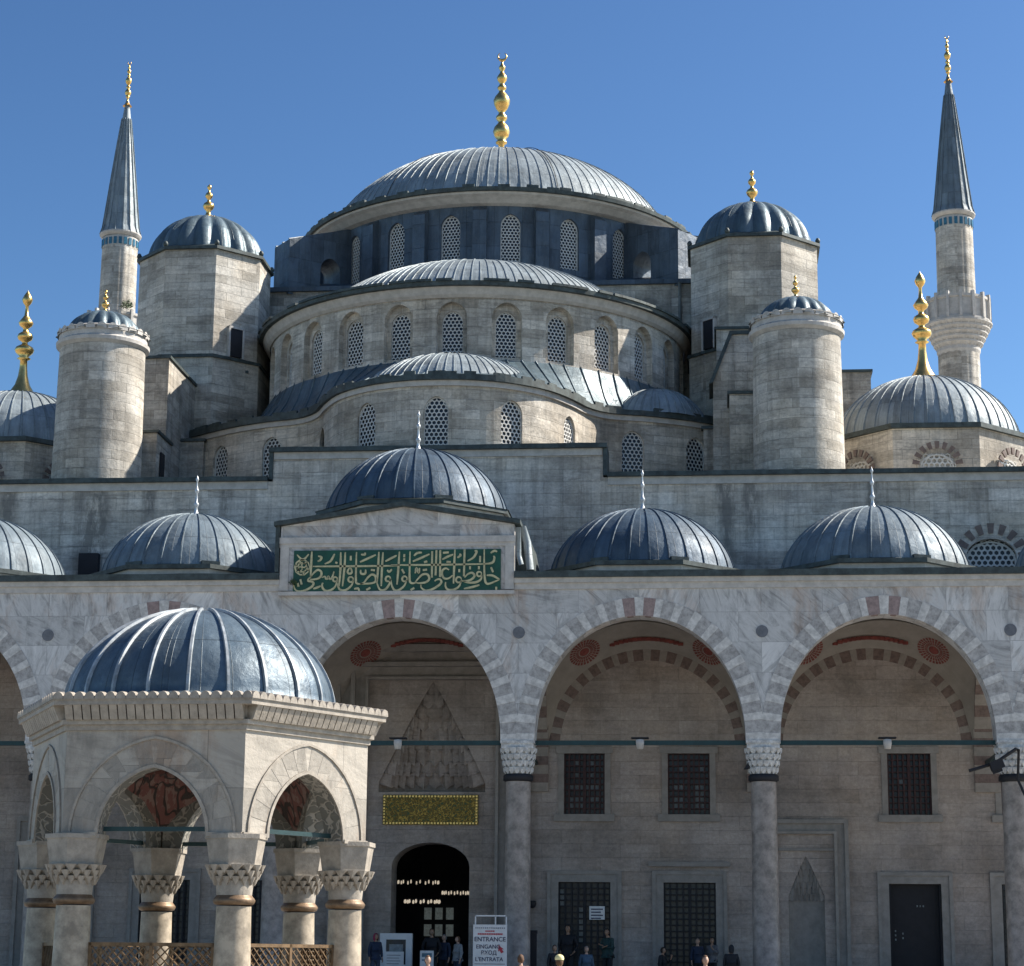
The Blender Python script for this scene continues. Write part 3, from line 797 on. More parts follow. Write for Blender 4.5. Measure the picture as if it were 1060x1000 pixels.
mb = MB(); mb.lathe(prof, SX, SY, 120, -PI / 2, PI / 2, z=27.3)
mb.ribs(prof, SX, SY, 62, .06, .028, -PI / 2, PI / 2, z=27.3, skip=.55)
mb.build('semidome', M['lead'], mosque)

# ---- lead skirt between the semi-dome drum and the undulating eave, and the exedra half-domes
mb = MB()
nu = 90
def skirt_pt(i, k):
    u = eS[-1] * i / nu; p, n = eat(u)
    dx, dy = p.x - SX, p.y - SY
    a = math.atan2(dx, -dy)
    q = Vector((SX + (SR - .02) * math.sin(a), SY - (SR - .02) * math.cos(a)))
    o = p + n * .05
    fl = max(0., min(1., (abs(p.x) - 5.6) / 1.2)); z = 22.40 + (24.28 - 22.40) * (k ** (1.05 + 2.4 * fl))
    g = o.lerp(q, k)
    return (g.x, g.y, z)
for i in range(nu):
    for j in range(6):
        P = [skirt_pt(i, j / 6), skirt_pt(i + 1, j / 6), skirt_pt(i + 1, (j + 1) / 6), skirt_pt(i, (j + 1) / 6)]
        mb.face(P, [(i * .28, j * .5), (i * .28 + .28, j * .5), (i * .28 + .28, j * .5 + .5), (i * .28, j * .5 + .5)], 0, True)
for i in range(1, nu, 3):
    mb.tube([Vector(skirt_pt(i, j / 6)) + Vector((0, 0, .02)) for j in range(7)], .035, 5)
mb.build('skirt_roof', M['leadb'], mosque)
for (cx, cy, rr, h, lab) in ((0, 78.6, 3.95, 1.95, 0), (7.75, 81.75, 2.0, 1.4, 1)):
    prof = dome_profile(rr, h, 20, 10)
    mb = MB()
    mb.lathe(prof, cx, cy, 72, -R(115), R(115), z=22.40)
    mb.ribs(prof, cx, cy, 44 if rr > 3 else 22, .05, .028, -R(115), R(115), z=22.40, skip=.5)
    mb.build('exedra_dome', M['lead'], mosque)
# ---- square base under the main dome
mb = MB(); mb.box(-10.3, 10.1, 88.2, 104, 20, 30.3)
mb.build('dome_base', M['lime_dark'], mosque)
mb = MB(); mb.box(-10.4, 10.2, 88.05, 104, 30.3, 30.5)
mb.face([(-10.3, 88.3, 30.5), (10.1, 88.3, 30.5), (8, 90.2, 31.3), (-8, 90.2, 31.3)])
mb.build('base_coping', M['leadw'], mosque)
mb = MB(); mb.tube([(8.62, 88.0, 30.3), (8.62, 88.0, 24)], .07); mb.build('drain_pipe', M['lead'], mosque)

# ---- main drum and dome
DX, DY, DR = 0., 95.7, 8.45
mb = MB(); dmp = cyl(DX, DY, DR)
ma = [R(9 + 18 * i) for i in range(-4, 4)]
surf(mb, dmp, -R(95) * DR, R(95) * DR, 30.2, 34.0, [OP(a * DR, .44, 31.05, 32.85, .55) for a in ma], .28, du=.5)
for i in range(-4, 5):
    a = R(18 * i); Mx = Matrix.Translation((DX + DR * math.sin(a), DY - DR * math.cos(a), 0)) @ Matrix.Rotation(a, 4, 'Z')
    mb.box(-.30, .30, -.34, .1, 30.2, 33.45, M=Mx)
    P = [Mx @ Vector(p) for p in ((-.30, -.34, 33.45), (.30, -.34, 33.45), (.30, .05, 33.75), (-.30, .05, 33.75))]; mb.face(P)
    for sx in (-.30, .30): mb.face([Mx @ Vector(p) for p in ((sx, -.34, 33.45), (sx, .05, 33.75), (sx, .05, 33.45))])
mdr = mb.build('main_drum', M['leadw'], mosque)
wm = lattice_mesh(.86, 1.82, .55, .155, .44, .035).build('window', [M['plaster'], M['glass']], mdr)
for k, (x, y, z, rz) in enumerate(cyl_window(None, DX, DY, DR, ma, 31.04, .16)):
    o = wm if k == 0 else wm.copy()
    if k: COL.objects.link(o); o.parent = mdr
    o.location = (x, y, z); o.rotation_euler = (0, 0, rz); o.matrix_parent_inverse = Matrix.Identity(4)
mb = MB(); mb.lathe([(DR - .1, 33.72), (DR + .25, 33.8), (DR + .55, 33.98), (DR + .75, 34.05), (DR + .78, 34.16)], DX, DY, 120, sm=False)
o = mb.build('cornice', M['mould'], mdr); o.matrix_parent_inverse = Matrix.Identity(4)
mb = MB(); mb.lathe([(DR + .5, 34.14), (DR + .92, 34.14), (DR + .95, 34.30), (DR + .4, 34.36)], DX, DY, 120, sm=False)
for i in range(110):
    a = 2 * PI * (i + random.random() * .5) / 110
    if random.random() < .6:
        mb.box(-.26, .26, -.06, .06, 0, .12 + .06 * random.random(), M=Matrix.Translation((DX + (DR + .86) * math.sin(a), DY - (DR + .86) * math.cos(a), 34.26)) @ Matrix.Rotation(a, 4, 'Z'))
o = mb.build('eave', M['edge'], mdr); o.matrix_parent_inverse = Matrix.Identity(4)
HD = dome_h(8.2, 12, 34.62, 39.83, DY) + .32; prof = [(DR + .8, -.02), (8.3, .28)] + [(r_, z_ + .32) for r_, z_ in dome_profile(8.2, HD - .32, 12, 18)]
mb = MB(); mb.lathe(prof, DX, DY, 144, z=34.3)
mb.ribs(prof, DX, DY, 104, .06, .028, z=34.3, skip=.5)
mdo = mb.build('main_dome', M['lead'], mosque)
mb = MB(); ZD = 34.3 + HD; alem(mb, DX, DY, ZD - .05, 44.75 - ZD, .44, kind=2)
for i in range(10):
    a = 2 * PI * i / 10; mb.tube([(.25 * math.sin(a), DY - .25 * math.cos(a), ZD + .75), (.5 * math.sin(a), DY - .5 * math.cos(a), ZD + .35), (1.0 * math.sin(a), DY - 1.0 * math.cos(a), ZD - .03)], [.06, .07, .05], 6)
o = mb.build('finial', M['gold'], mdo); o.matrix_parent_inverse = Matrix.Identity(4)
mb = MB()
for a in (R(-33), R(24)):
    mb.tube([(DX + r_ * math.sin(a), DY - r_ * math.cos(a), 34.3 + z_ + .07) for r_, z_ in prof], .018, 4)
mb.build('lightning_conductor', M['iron'], mosque)
# radial buttresses with arched opening
for sgn in (-1, 1):
    a = R(52) * sgn
    d = Vector((math.sin(a), -math.cos(a), 0)); t = Vector((math.cos(a), math.sin(a), 0))
    def bmap(u, z, dd=0., d=d, t=t, sgn=sgn):
        p = Vector((DX, DY, 0)) + d * u + t * (-sgn * (.75 - dd)); return (p.x, p.y, z)
    mb = MB()
    r0, r1 = DR - .1, DR + 3.0
    top = lambda u: 33.75 - .35 * max(0, u - r0 - .2)
    surf(mb, bmap, r0, r1, 30.2, top, [OP(r0 + 1.05, .5, 30.3, 31.6, .6, full=True)], 1.5, du=.4, back=1.5)
    c = [bmap(r1, 30.2, 0), bmap(r1, 30.2, 1.5), bmap(r1, top(r1), 1.5), bmap(r1, top(r1), 0)]; mb.face(c)
    c = [bmap(r0, top(r0), 0), bmap(r1, top(r1), 0), bmap(r1, top(r1), 1.5), bmap(r0, top(r0), 1.5)]; mb.face(c)
    for k in range(3): mb.tube([bmap(r0, top(r0) + .02, .1 + k * .65), bmap(r1, top(r1) + .02, .1 + k * .65)], .05, 5)
    mb.build('buttress', M['leadw'], mosque)

# ---- weight towers
def octo(cx, cy, rf, rot=0):     # rf = apothem, flat face to -Y
    rc = rf / math.cos(PI / 8)
    return [(cx + rc * math.cos(-PI / 2 - PI / 8 + PI / 4 * k + rot), cy + rc * math.sin(-PI / 2 - PI / 8 + PI / 4 * k + rot)) for k in range(8)]
for sgn in (-1, 1):
    cx, cy = 11.75 * sgn + (.0 if sgn > 0 else -.05), 86.1
    mb = MB(); mb.prism_z(octo(cx, cy, 2.62), 26.0, 30.75); mb.prism_z(octo(cx, cy, 2.72), 17, 26.0)
    tw = mb.build('weight_tower', M['lime'], mosque)
    tw['label'] = 'octagonal stone tower left of the main dome' if sgn < 0 else 'octagonal stone tower right of the main dome'
    mb = MB(); mb.prism_z(octo(cx, cy, 2.80), 26.0, 26.13); mb.build('ledge', M['edge'], tw).matrix_parent_inverse = Matrix.Identity(4)
    mb = MB(); mb.prism_z(octo(cx, cy, 2.75), 30.75, 30.88)
    mb.lathe([(2.92, 0), (2.5, .2)], cx, cy, 8, PI / 8, 2 * PI + PI / 8, sm=False, z=30.88)
    for k in range(8):
        q = octo(cx, cy, 2.66)[k]; mb.lathe([(.0, 0), (.09, .02), (.11, .12), (.06, .22), (0, .25)], q[0], q[1], 10, z=30.9)
    o = mb.build('coping', M['edge'], tw); o.matrix_parent_inverse = Matrix.Identity(4)
    HT = dome_h(2.42, 4, 31.0, 33.23, 86.1); prof = dome_profile(2.42, HT, 4, 14)
    mb = MB(); mb.lathe(prof, cx, cy, 168, z=31.0, rmod=fluted(18, .10), mfun=None)
    dm = mb.build('tower_dome', M['leadb'], mosque)
    mb = MB(); alem(mb, cx, cy, 30.95 + HT, 34.7 - 31 - HT, .34, kind=1); o = mb.build('finial', M['gold'], dm); o.matrix_parent_inverse = Matrix.Identity(4)
    mb = MB(); wx = cx - sgn * 1.9; wy = cy - 1.95
    Mx = Matrix.Translation((wx, wy, 0)) @ Matrix.Rotation(-sgn * PI / 4, 4, 'Z')
    mb.box(-.3, .3, -.03, .1, 26.2, 27.4, m=0, M=Mx); mb.box(-.38, -.3, -.07, .1, 26.15, 27.5, m=1, M=Mx); mb.box(.3, .38, -.07, .1, 26.15, 27.5, m=1, M=Mx); mb.box(-.38, .38, -.07, .1, 27.4, 27.5, m=1, M=Mx)
    o = mb.build('slit_window', [M['iron'], M['mould']], tw); o.matrix_parent_inverse = Matrix.Identity(4)
# walls joining the towers with the semi-dome, and stepped side blocks
def block(x0, x1, y0, y1, z1, z0=17., mat='lime_dark', name='side_block'):
    mb = MB(); mb.box(x0, x1, y0, y1, z0, z1); o = mb.build(name, M[mat], mosque)
    mb = MB(); mb.box(x0 - .08, x1 + .08, y0 - .08, y1, z1, z1 + .11); q = mb.build('coping', M['edge'], o); q.matrix_parent_inverse = Matrix.Identity(4)
block(-14.6, -11.35, 79.1, 86, 24.72)
block(-14.4, -11.1, 76.9, 79.05, 21.15)
block(-11.3, -9.5, 84.6, 88.3, 25.6)
block(9.6, 12.6, 84.3, 88.3, 26.0)
block(10.15, 13.6, 81.2, 84.3, 26.1)
block(14.3, 16.4, 84.6, 90, 25.2)
block(-16.4, -14.3, 86.5, 92, 25.2)
mb = MB(); mb.prism_y([(9.95, 17), (13.6, 17), (13.6, 25.2), (10.75, 25.2), (10.0, 23.3)], 78.9, 81.2); o = mb.build('side_block', M['lime_dark'], mosque)
mb = MB(); mb.prism_y([(9.85, 23.25), (10.0, 23.3), (10.75, 25.2), (13.6, 25.2), (13.6, 25.34), (10.66, 25.34)], 78.8, 81.2); q = mb.build('coping', M['edge'], o); q.matrix_parent_inverse = Matrix.Identity(4)
block(10.6, 13.4, 76.9, 78.9, 22.3); block(9.6, 12.0, 80.6, 83, 21.9); block(-12.9, -10.4, 81.4, 84, 21.9)
mb = MB(); mb.box(-11.14, -11.02, 77.4, 77.9, 19.4, 20.5); mb.build('slit_window', M['iron'], mosque)
# body of the prayer hall behind the parapet (roof terrace)
mb = MB(); mb.box(-29, 29, 74.2, 116, 10.2, 17.9); mb.build('hall_body', M['lime_dark'], mosque)

# ---- round stair turrets
for sgn in (-1, 1):
    cx, cy = 13.08 * sgn, 75.9
    mb = MB(); mb.lathe([(1.68, 17), (1.60, 24.1)], cx, cy, 56, sm=True)
    tu = mb.build('stair_turret', M['lime'], mosque)
    tu['label'] = ('left' if sgn < 0 else 'right') + ' round turret with small ribbed dome'
    mb = MB(); mb.lathe([(1.60, 24.05), (1.74, 24.15), (1.76, 24.28), (1.66, 24.36), (1.66, 24.62), (1.74, 24.7), (1.55, 24.78)], cx, cy, 56, sm=False)
    for k in range(26):
        a = 2 * PI * k / 26; Mx = Matrix.Translation((cx + 1.70 * math.sin(a), cy - 1.70 * math.cos(a), 0)) @ Matrix.Rotation(a, 4, 'Z')
        mb.face([Mx @ Vector((.19 * math.cos(t), -.02, 24.55 + .24 * math.sin(t))) for t in [PI * i / 8 for i in range(9)]])
        mb.face([Mx @ Vector((.19 * math.cos(t), .1, 24.55 + .24 * math.sin(t))) for t in [PI * i / 8 for i in range(9)]])
    o = mb.build('turret_cornice', M['mould'], tu); o.matrix_parent_inverse = Matrix.Identity(4)
    prof = dome_profile(1.36, .95, 5, 12)
    mb = MB(); mb.lathe([(1.72, -.12), (1.36, 0)] + prof[1:], cx, cy, 120, z=24.72, rmod=fluted(16, .11))
    dm = mb.build('turret_dome', M['leadb'], tu); dm.matrix_parent_inverse = Matrix.Identity(4)
    mb = MB(); alem(mb, cx, cy, 25.62, .95, .21, kind=1); q = mb.build('finial', M['gold'], tu); q.matrix_parent_inverse = Matrix.Identity(4)

# ---- corner domes
for sgn in (-1, 1):
    cx, cy = 18.25 * sgn, 82.0
    mb = MB(); O = octo(cx, cy, 3.85); mb.prism_z(O, 17, 21.2)
    dr = mb.build('corner_drum', M['drumstone'], mosque)
    mb = MB(); mb.prism_z(octo(cx, cy, 4.0), 21.2, 21.38); mb.lathe([(4.25, 0), (3.6, .18)], cx, cy, 8, PI / 8, 2 * PI + PI / 8, sm=False, z=21.38)
    o = mb.build('eave', M['edge'], dr); o.matrix_parent_inverse = Matrix.Identity(4)
    for k in (-1, 0, 1, 2):
        a = PI / 4 * k
        if k == 2 and sgn < 0: continue
        ray_window(dr, cx + 3.9 * math.sin(a), cy - 3.9 * math.cos(a), 19.35, .62, a)
        if k == 2: continue
    HC_ = dome_h(3.65, 6, 21.45, 24.3, 82.); prof = dome_profile(3.65, HC_, 6, 16)
    mb = MB(); mb.lathe(prof, cx, cy, 96, z=21.45); mb.ribs(prof, cx, cy, 44, .06, .035, z=21.45)
    dm = mb.build('corner_dome', M['lead'], mosque)
    mb = MB(); alem(mb, cx, cy, 21.4 + HC_, 28.65 - 21.4 - HC_, .56, kind=0, seg=20); o = mb.build('finial', M['gold'], dm); o.matrix_parent_inverse = Matrix.Identity(4)
    mb = MB(); hf = 28.65 - 21.4 - HC_; mb.lathe([(.05, 0), (.07, .05), (.18, .22), (.21, .30), (.15, .44), (.05, .56), (.015, .72), (0, .73)], cx, cy, 16, z=21.4 + HC_ + hf * .835)
    mb.build('finial_tip', M['silver'], dm).matrix_parent_inverse = Matrix.Identity(4)

# ================================================================== MINARETS
for sgn in (-1, 1):
    cx, cy = 23.08 * sgn, 111.
    root = thing('minaret', ('left slender stone minaret, paler cone roof, balcony hidden behind the round turret' if sgn < 0 else 'right slender stone minaret with its carved balcony in plain view, dark cone roof'), 'minaret', (cx, cy, 0), 'minarets behind the mosque')
    mb = MB()
    fl = lambda a: 1 + .022 * abs(math.sin(a * 8))
    mb.lathe([(1.12, 0), (1.07, 34.6)], cx, cy, 96, rmod=fl); mb.lathe([(1.0, 36.2), (.96, 41.0)], cx, cy, 96, rmod=fl)
    mb.build('shaft', M['lime'], root)
    mb = MB()
    mb.lathe([(1.07, 33.3), (1.15, 33.5), (1.15, 33.7)], cx, cy, 48, sm=False)
    for t in range(5):
        r = 1.15 + .13 * t; z = 33.7 + .26 * t
        mb.lathe([(r, z), (r + .16, z + .16), (r + .16, z + .26)], cx, cy, 32, sm=False)
        for k in range(28):
            a = 2 * PI * (k + .5 * (t % 2)) / 28
            Mx = Matrix.Translation((cx, cy, 0)) @ Matrix.Rotation(a, 4, 'Z')
            mb.face([Mx @ Vector(p) for p in ((-.1, -r - .17, z + .24), (.1, -r - .17, z + .24), (0, -r + .02, z - .14))])
    mb.lathe([(1.78, 35.0), (1.78, 35.12), (1.66, 35.12), (1.66, 36.15), (1.74, 36.2), (1.74, 36.34), (1.58, 36.34), (1.58, 35.1), (.9, 35.1)], cx, cy, 16, sm=False)
    for k in range(16):
        a = 2 * PI * (k) / 16; Mx = Matrix.Translation((cx, cy, 0)) @ Matrix.Rotation(a, 4, 'Z')
        mb.box(-.07, .07, -1.80, -1.6, 35.1, 36.5, M=Mx)
    mb.build('balcony', M['mould'], root)
    mb = MB(); mb.lathe([(.99, 40.4), (1.0, 40.95)], cx, cy, 48); mb.lathe([(1.0, 41.0), (1.08, 41.06), (1.16, 41.16), (1.16, 41.24)], cx, cy, 48, sm=False); mb.build('cornice', M['mould'], root)
    mb = MB()
    for k in range(22):
        a = 2 * PI * k / 22; Mx = Matrix.Translation((cx, cy, 0)) @ Matrix.Rotation(a, 4, 'Z')
        mb.box(-.085, .085, -1.03, -.98, 40.45, 40.85, M=Mx)
    mb.build('tile_frieze', M['turq'], root)
    mb = MB(); prof = [(1.14, 41.2), (1.02, 41.6), (.86, 43.0), (.66, 44.8), (.44, 46.7), (.25, 48.2), (.13, 49.1), (0.1, 49.3)]
    mb.lathe(prof, cx, cy, 16, sm=False); mb.ribs(prof, cx, cy, 16, .06, .05, ph=0)
    mb.build('cone_roof', M['lead'] if sgn < 0 else M['leadp'], root)  # left cone in the paler lead, right cone in the darker
    mb = MB()
    alem(mb, cx, cy, 49.0, 2.75, .2, kind=2)
    mb.build('finial', M['silver'] if False else M['gold'], root)

# ================================================================== PORTICO
portico = thing('portico', 'marble arcade of pointed striped arches on columns along the courtyard', 'arcade', (0, 66, 0))
BAY = 7.6; CX0 = 3.82
cols = [CX0 + BAY * k for k in range(-5, 4)]          # column x positions
cols = [c - .02 for c in cols]
centres = [(a + b) / 2 for a, b in zip(cols[:-1], cols[1:])]
AH, AA, SPR = 3.92, 3.27, 8.33
Y0, TH = 66.0, .85
pm = planeY(Y0)
mb = MB()
surf(mb, pm, cols[0] - .52, cols[-1] + .52, SPR, 13.1, [OP(c, AA, SPR, SPR, AH, full=True) for c in centres], TH, du=2, back=TH)
mb.face([(cols[0] - .52, Y0, SPR), (cols[0] - .52, Y0 + TH, SPR), (cols[0] - .52, Y0 + TH, 13.1), (cols[0] - .52, Y0, 13.1)])
for c in cols: mb.face([(c - .53, Y0, SPR), (c + .53, Y0, SPR), (c + .53, Y0 + TH, SPR), (c - .53, Y0 + TH, SPR)])
arc = mb.build('arcade_wall', M['marble'], portico)
for c in centres:
    mb = MB(); vring(mb, pm, c, AA, SPR, AH, .58, 21, .018, 0, 1, 2, thick=.3)
    mb.build('voussoir_arch', [M['vous_a'], M['vous_b'], M['vous_r']], portico)
for x in cols:
    mb = MB()
    Mx = Matrix.Translation((x + .02, Y0 - .025, 11.73)) @ Matrix.Rotation(PI / 2, 4, 'X')
    pts = [Mx @ Vector((.19 * math.cos(2 * PI * k / 28), .19 * math.sin(2 * PI * k / 28), 0)) for k in range(28)]
    bk = [p + Vector((0, .06, 0)) for p in pts]
    mb.face(pts)
    for k in range(28): mb.face([pts[k], pts[(k + 1) % 28], bk[(k + 1) % 28], bk[k]])
    mb.build('porphyry_disc', M['disc'], portico)
for a, b in ((cols[0] - .6, -3.87), (3.67, cols[-1] + .6)):
    mb = MB(); band(mb, pm, a, b, 13.1, 13.30, .06, 2, inn=.8); band(mb, pm, a, b, 13.30, 13.46, .14, 2, inn=.8)
    mb.build('cornice', M['mould'], portico)
    mb = MB(); band(mb, pm, a, b, 13.46, 13.66, .24, .8, inn=.6, wob=.012)
    mb.build('gutter', M['edge'], portico)
mb = MB(); mb.box(cols[0] - .5, cols[-1] + .5, Y0 + .5, 72.95, 13.42, 13.55)
mb.build('portico_roof', M['leadb'], portico)

# raised portal bay with gable
mb = MB()
gx0, gx1 = -3.86, 3.66
mb.prism_y([(gx0, 13.1), (gx1, 13.1), (gx1, 15.2), (.1, 15.8), (gx0, 15.2)], 65.9, 67.6)
gb = mb.build('gable_block', M['marble'], portico)
mb = MB()
mb.box(gx0 - .03, gx1 + .03, 65.82, 65.9, 14.62, 14.82); mb.box(gx0 - .03, gx1 + .03, 65.86, 65.9, 14.50, 14.62)
for x in (gx0, gx1 - .28): mb.box(x, x + .28, 65.86, 65.9, 13.1, 14.5)
mb.box(gx0 - .02, gx1 + .02, 65.80, 65.9, 12.94, 13.06)
o = mb.build('moulding', M['mould'], gb); o.matrix_parent_inverse = Matrix.Identity(4)
mb = MB()
for (xa, za, xb, zb) in ((gx0 - .2, 15.18, .1, 15.8), (.1, 15.8, gx1 + .2, 15.18)):
    mb.prism_y([(xa, za), (xb, zb), (xb, zb + .14), (xa, za + .14)], 65.68, 68.4)
mb.box(gx0 - .16, gx0 - .03, 65.8, 66.0, 13.7, 15.2)
mb.prism_y([(gx1 + .02, 13.68), (gx1 + .62, 13.68), (gx1 + .40, 14.9), (gx1 + .2, 15.25), (gx1 + .02, 15.25)], 66.5, 69.5)
o = mb.build('gable_roof', M['edge'], gb); o.matrix_parent_inverse = Matrix.Identity(4)
mb = MB()
mb.tube([(gx1 + .12, 65.95, 15.1), (gx1 + .14, 65.95, 14.2), (gx1 + .22, 65.98, 13.9)], .08); mb.tube([(gx1 + .2, 66.4, 15.2), (gx1 + .36, 66.4, 14.7), (gx1 + .46, 66.4, 13.8)], .13)
o = mb.build('lead_downpipe', M['lead'], gb); o.matrix_parent_inverse = Matrix.Identity(4)

# calligraphy panel
mb = MB(); mb.box(-3.41, 3.24, 65.84, 65.905, 13.03, 14.39)
pan = tag(mb.build('calligraphy_panel', M['green']), 'green panel of cream Arabic calligraphy under the gable', 'sign')
mb = MB()
def cv(p, s):
    px = 300 + p[0] / 9.464 if s == 'A' else 405 + p[0] / 9.06
    py = 562 + p[1] / (9.464 if s == 'A' else 9.06)
    return (-3.41 + (px - 304) / 214 * 6.65, 14.39 - (py - 570) / 42.3 * 1.36)
def stroke(pts, s='A', w=.062, curve=True):
    P = [cv(p, s) for p in pts]
    if curve and len(P) > 2: P = catmull(P, 4)
    n = len(P); L = []; Rr = []
    for i in range(n):
        a = P[max(i - 1, 0)]; b = P[min(i + 1, n - 1)]
        tx, tz = b[0] - a[0], b[1] - a[1]; l = math.hypot(tx, tz) or 1
        k = w * (.42 + .70 * math.sin(PI * (i + .7) / (n + .4)) ** .8)  * .5
        L.append((P[i][0] - tz / l * k, P[i][1] + tx / l * k)); Rr.append((P[i][0] + tz / l * k, P[i][1] - tx / l * k))
    y = 65.815
    for i in range(n - 1):
        q = [L[i], Rr[i], Rr[i + 1], L[i + 1]]
        mb.face([(a, y, b) for a, b in q])
        for e in (0, 2):
            a, b = (q[0], q[3]) if e == 0 else (q[1], q[2])
            mb.face([(a[0], y, a[1]), (b[0], y, b[1]), (b[0], 65.85, b[1]), (a[0], 65.85, a[1])])
def loop(cx, cy, r, s, w=.055, ry=None):
    stroke([(cx + r * math.cos(t), cy + (ry or r) * math.sin(t)) for t in [2 * PI * i / 10 for i in range(11)]], s, w, False)
SA = [[(215, 85), (212, 200), (210, 330)], [(210, 330), (190, 345), (185, 365), (215, 370), (240, 385), (225, 420), (160, 455), (100, 465), (60, 445), (45, 400)],
      [(210, 325), (240, 290), (275, 262), (310, 275), (315, 310), (290, 340), (240, 352), (205, 350)], [(320, 335), (350, 325), (360, 345), (375, 345), (385, 325), (395, 345), (415, 345), (430, 310), (438, 278)],
      [(472, 365), (455, 420), (410, 455), (360, 460), (330, 430), (325, 400), (335, 385)], [(500, 95), (502, 250), (492, 420)], [(545, 95), (540, 250), (525, 420)], [(655, 95), (655, 350), (668, 392), (700, 398)],
      [(875, 95), (870, 250), (862, 390)], [(915, 100), (908, 260), (905, 420)], [(630, 365), (615, 410), (560, 455), (510, 455), (485, 425), (480, 390)],
      [(595, 235), (572, 280), (590, 300), (615, 285), (598, 235)], [(700, 398), (735, 385), (770, 340), (810, 310), (845, 325), (850, 370), (820, 390), (740, 397), (700, 396)],
      [(862, 390), (890, 450), (940, 455), (985, 400), (990, 350)], [(278, 130), (312, 140), (300, 168), (275, 180)], [(345, 205), (400, 180), (425, 140), (440, 110)], [(690, 190), (760, 160), (845, 122)], [(940, 185), (990, 160), (1050, 130)],
      [(700, 118), (735, 120), (740, 100)], [(240, 440), (275, 430), (312, 415)], [(640, 445), (680, 440), (690, 470)], [(760, 455), (800, 435)], [(450, 190), (470, 200)], [(700, 265), (705, 300), (745, 300), (748, 262)], [(800, 265), (840, 270)], [(960, 268), (980, 285), (1005, 262)], [(110, 350), (125, 400)], [(85, 385), (95, 420)], [(600, 130), (600, 175)]]
for s in SA: stroke(s, 'A')
for c in ((452, 352, 22), (605, 355, 25), (970, 352, 25)): loop(*c, 'A')
SB = [[(78, 90), (72, 240), (62, 390)], [(178, 90), (178, 330), (195, 376), (235, 375)], [(385, 90), (386, 330)], [(425, 80), (420, 310)], [(460, 80), (462, 325)], [(597, 75), (592, 240), (588, 385)], [(687, 75), (684, 320)], [(870, 75), (872, 250), (880, 350), (895, 385), (930, 385), (1015, 350)],
      [(152, 350), (130, 400), (80, 440), (40, 440), (15, 400), (5, 350)], [(230, 372), (260, 335), (300, 300), (345, 300), (362, 340), (330, 370), (270, 378), (235, 372)],
      [(285, 390), (290, 420), (330, 445), (390, 435), (450, 400), (475, 370), (462, 345), (430, 348), (412, 362)], [(545, 262), (515, 245), (485, 262), (480, 300), (500, 335), (540, 338), (578, 310)],
      [(660, 360), (640, 410), (590, 440), (540, 440), (515, 410), (515, 370)], [(690, 330), (720, 300), (760, 288), (782, 318), (750, 350), (700, 362), (660, 360)],
      [(850, 310), (840, 350), (790, 375), (720, 375), (680, 362)], [(895, 312), (950, 315), (1015, 350)], [(205, 180), (280, 150), (360, 115)], [(480, 165), (530, 140), (580, 120)], [(715, 180), (770, 150), (800, 95), (780, 90)],
      [(685, 432), (760, 418), (830, 398)], [(215, 130), (245, 105), (290, 100)], [(485, 105), (540, 100)], [(620, 150), (650, 130), (640, 115)], [(870, 208), (920, 205), (955, 190), (965, 150), (955, 138)], [(930, 110), (965, 90), (990, 100)], [(935, 240), (955, 285)], [(105, 250), (128, 290)], [(230, 290), (240, 240), (262, 285), (270, 240)], [(310, 190), (340, 180)], [(520, 185), (560, 190)], [(300, 260), (340, 255)], [(190, 440), (225, 420)]]
for s in SB: stroke(s, 'B')
for c in ((132, 338, 24), (636, 350, 26), (826, 300, 22)): loop(*c, 'B')
for c in ((125, 128), (125, 165), (740, 243), (822, 243), (640, 268), (832, 150), (832, 180), (985, 430)): stroke([(c[0] - 9, c[1]), (c[0] + 9, c[1])], 'B', .10)
stroke([(228, 228), (640, 229), (1062, 228)], 'A', .055); stroke([(0, 212), (430, 213), (870, 209)], 'B', .055)
loop(125, 235, 72, 'A', .05, 74); loop(125, 235, 46, 'A', .04); loop(140, 215, 22, 'A', .04); loop(105, 250, 20, 'A', .04)
for t in range(6): stroke([(125 + 46 * math.cos(t), 235 + 46 * math.sin(t)), (125 + 72 * math.cos(t + .5), 235 + 72 * math.sin(t + .5))], 'A', .035)
stroke([(70, 115), (105, 150), (125, 160), (150, 150), (185, 110)], 'A', .06)
obj_t = mb.build('lettering', M['cream'], pan)

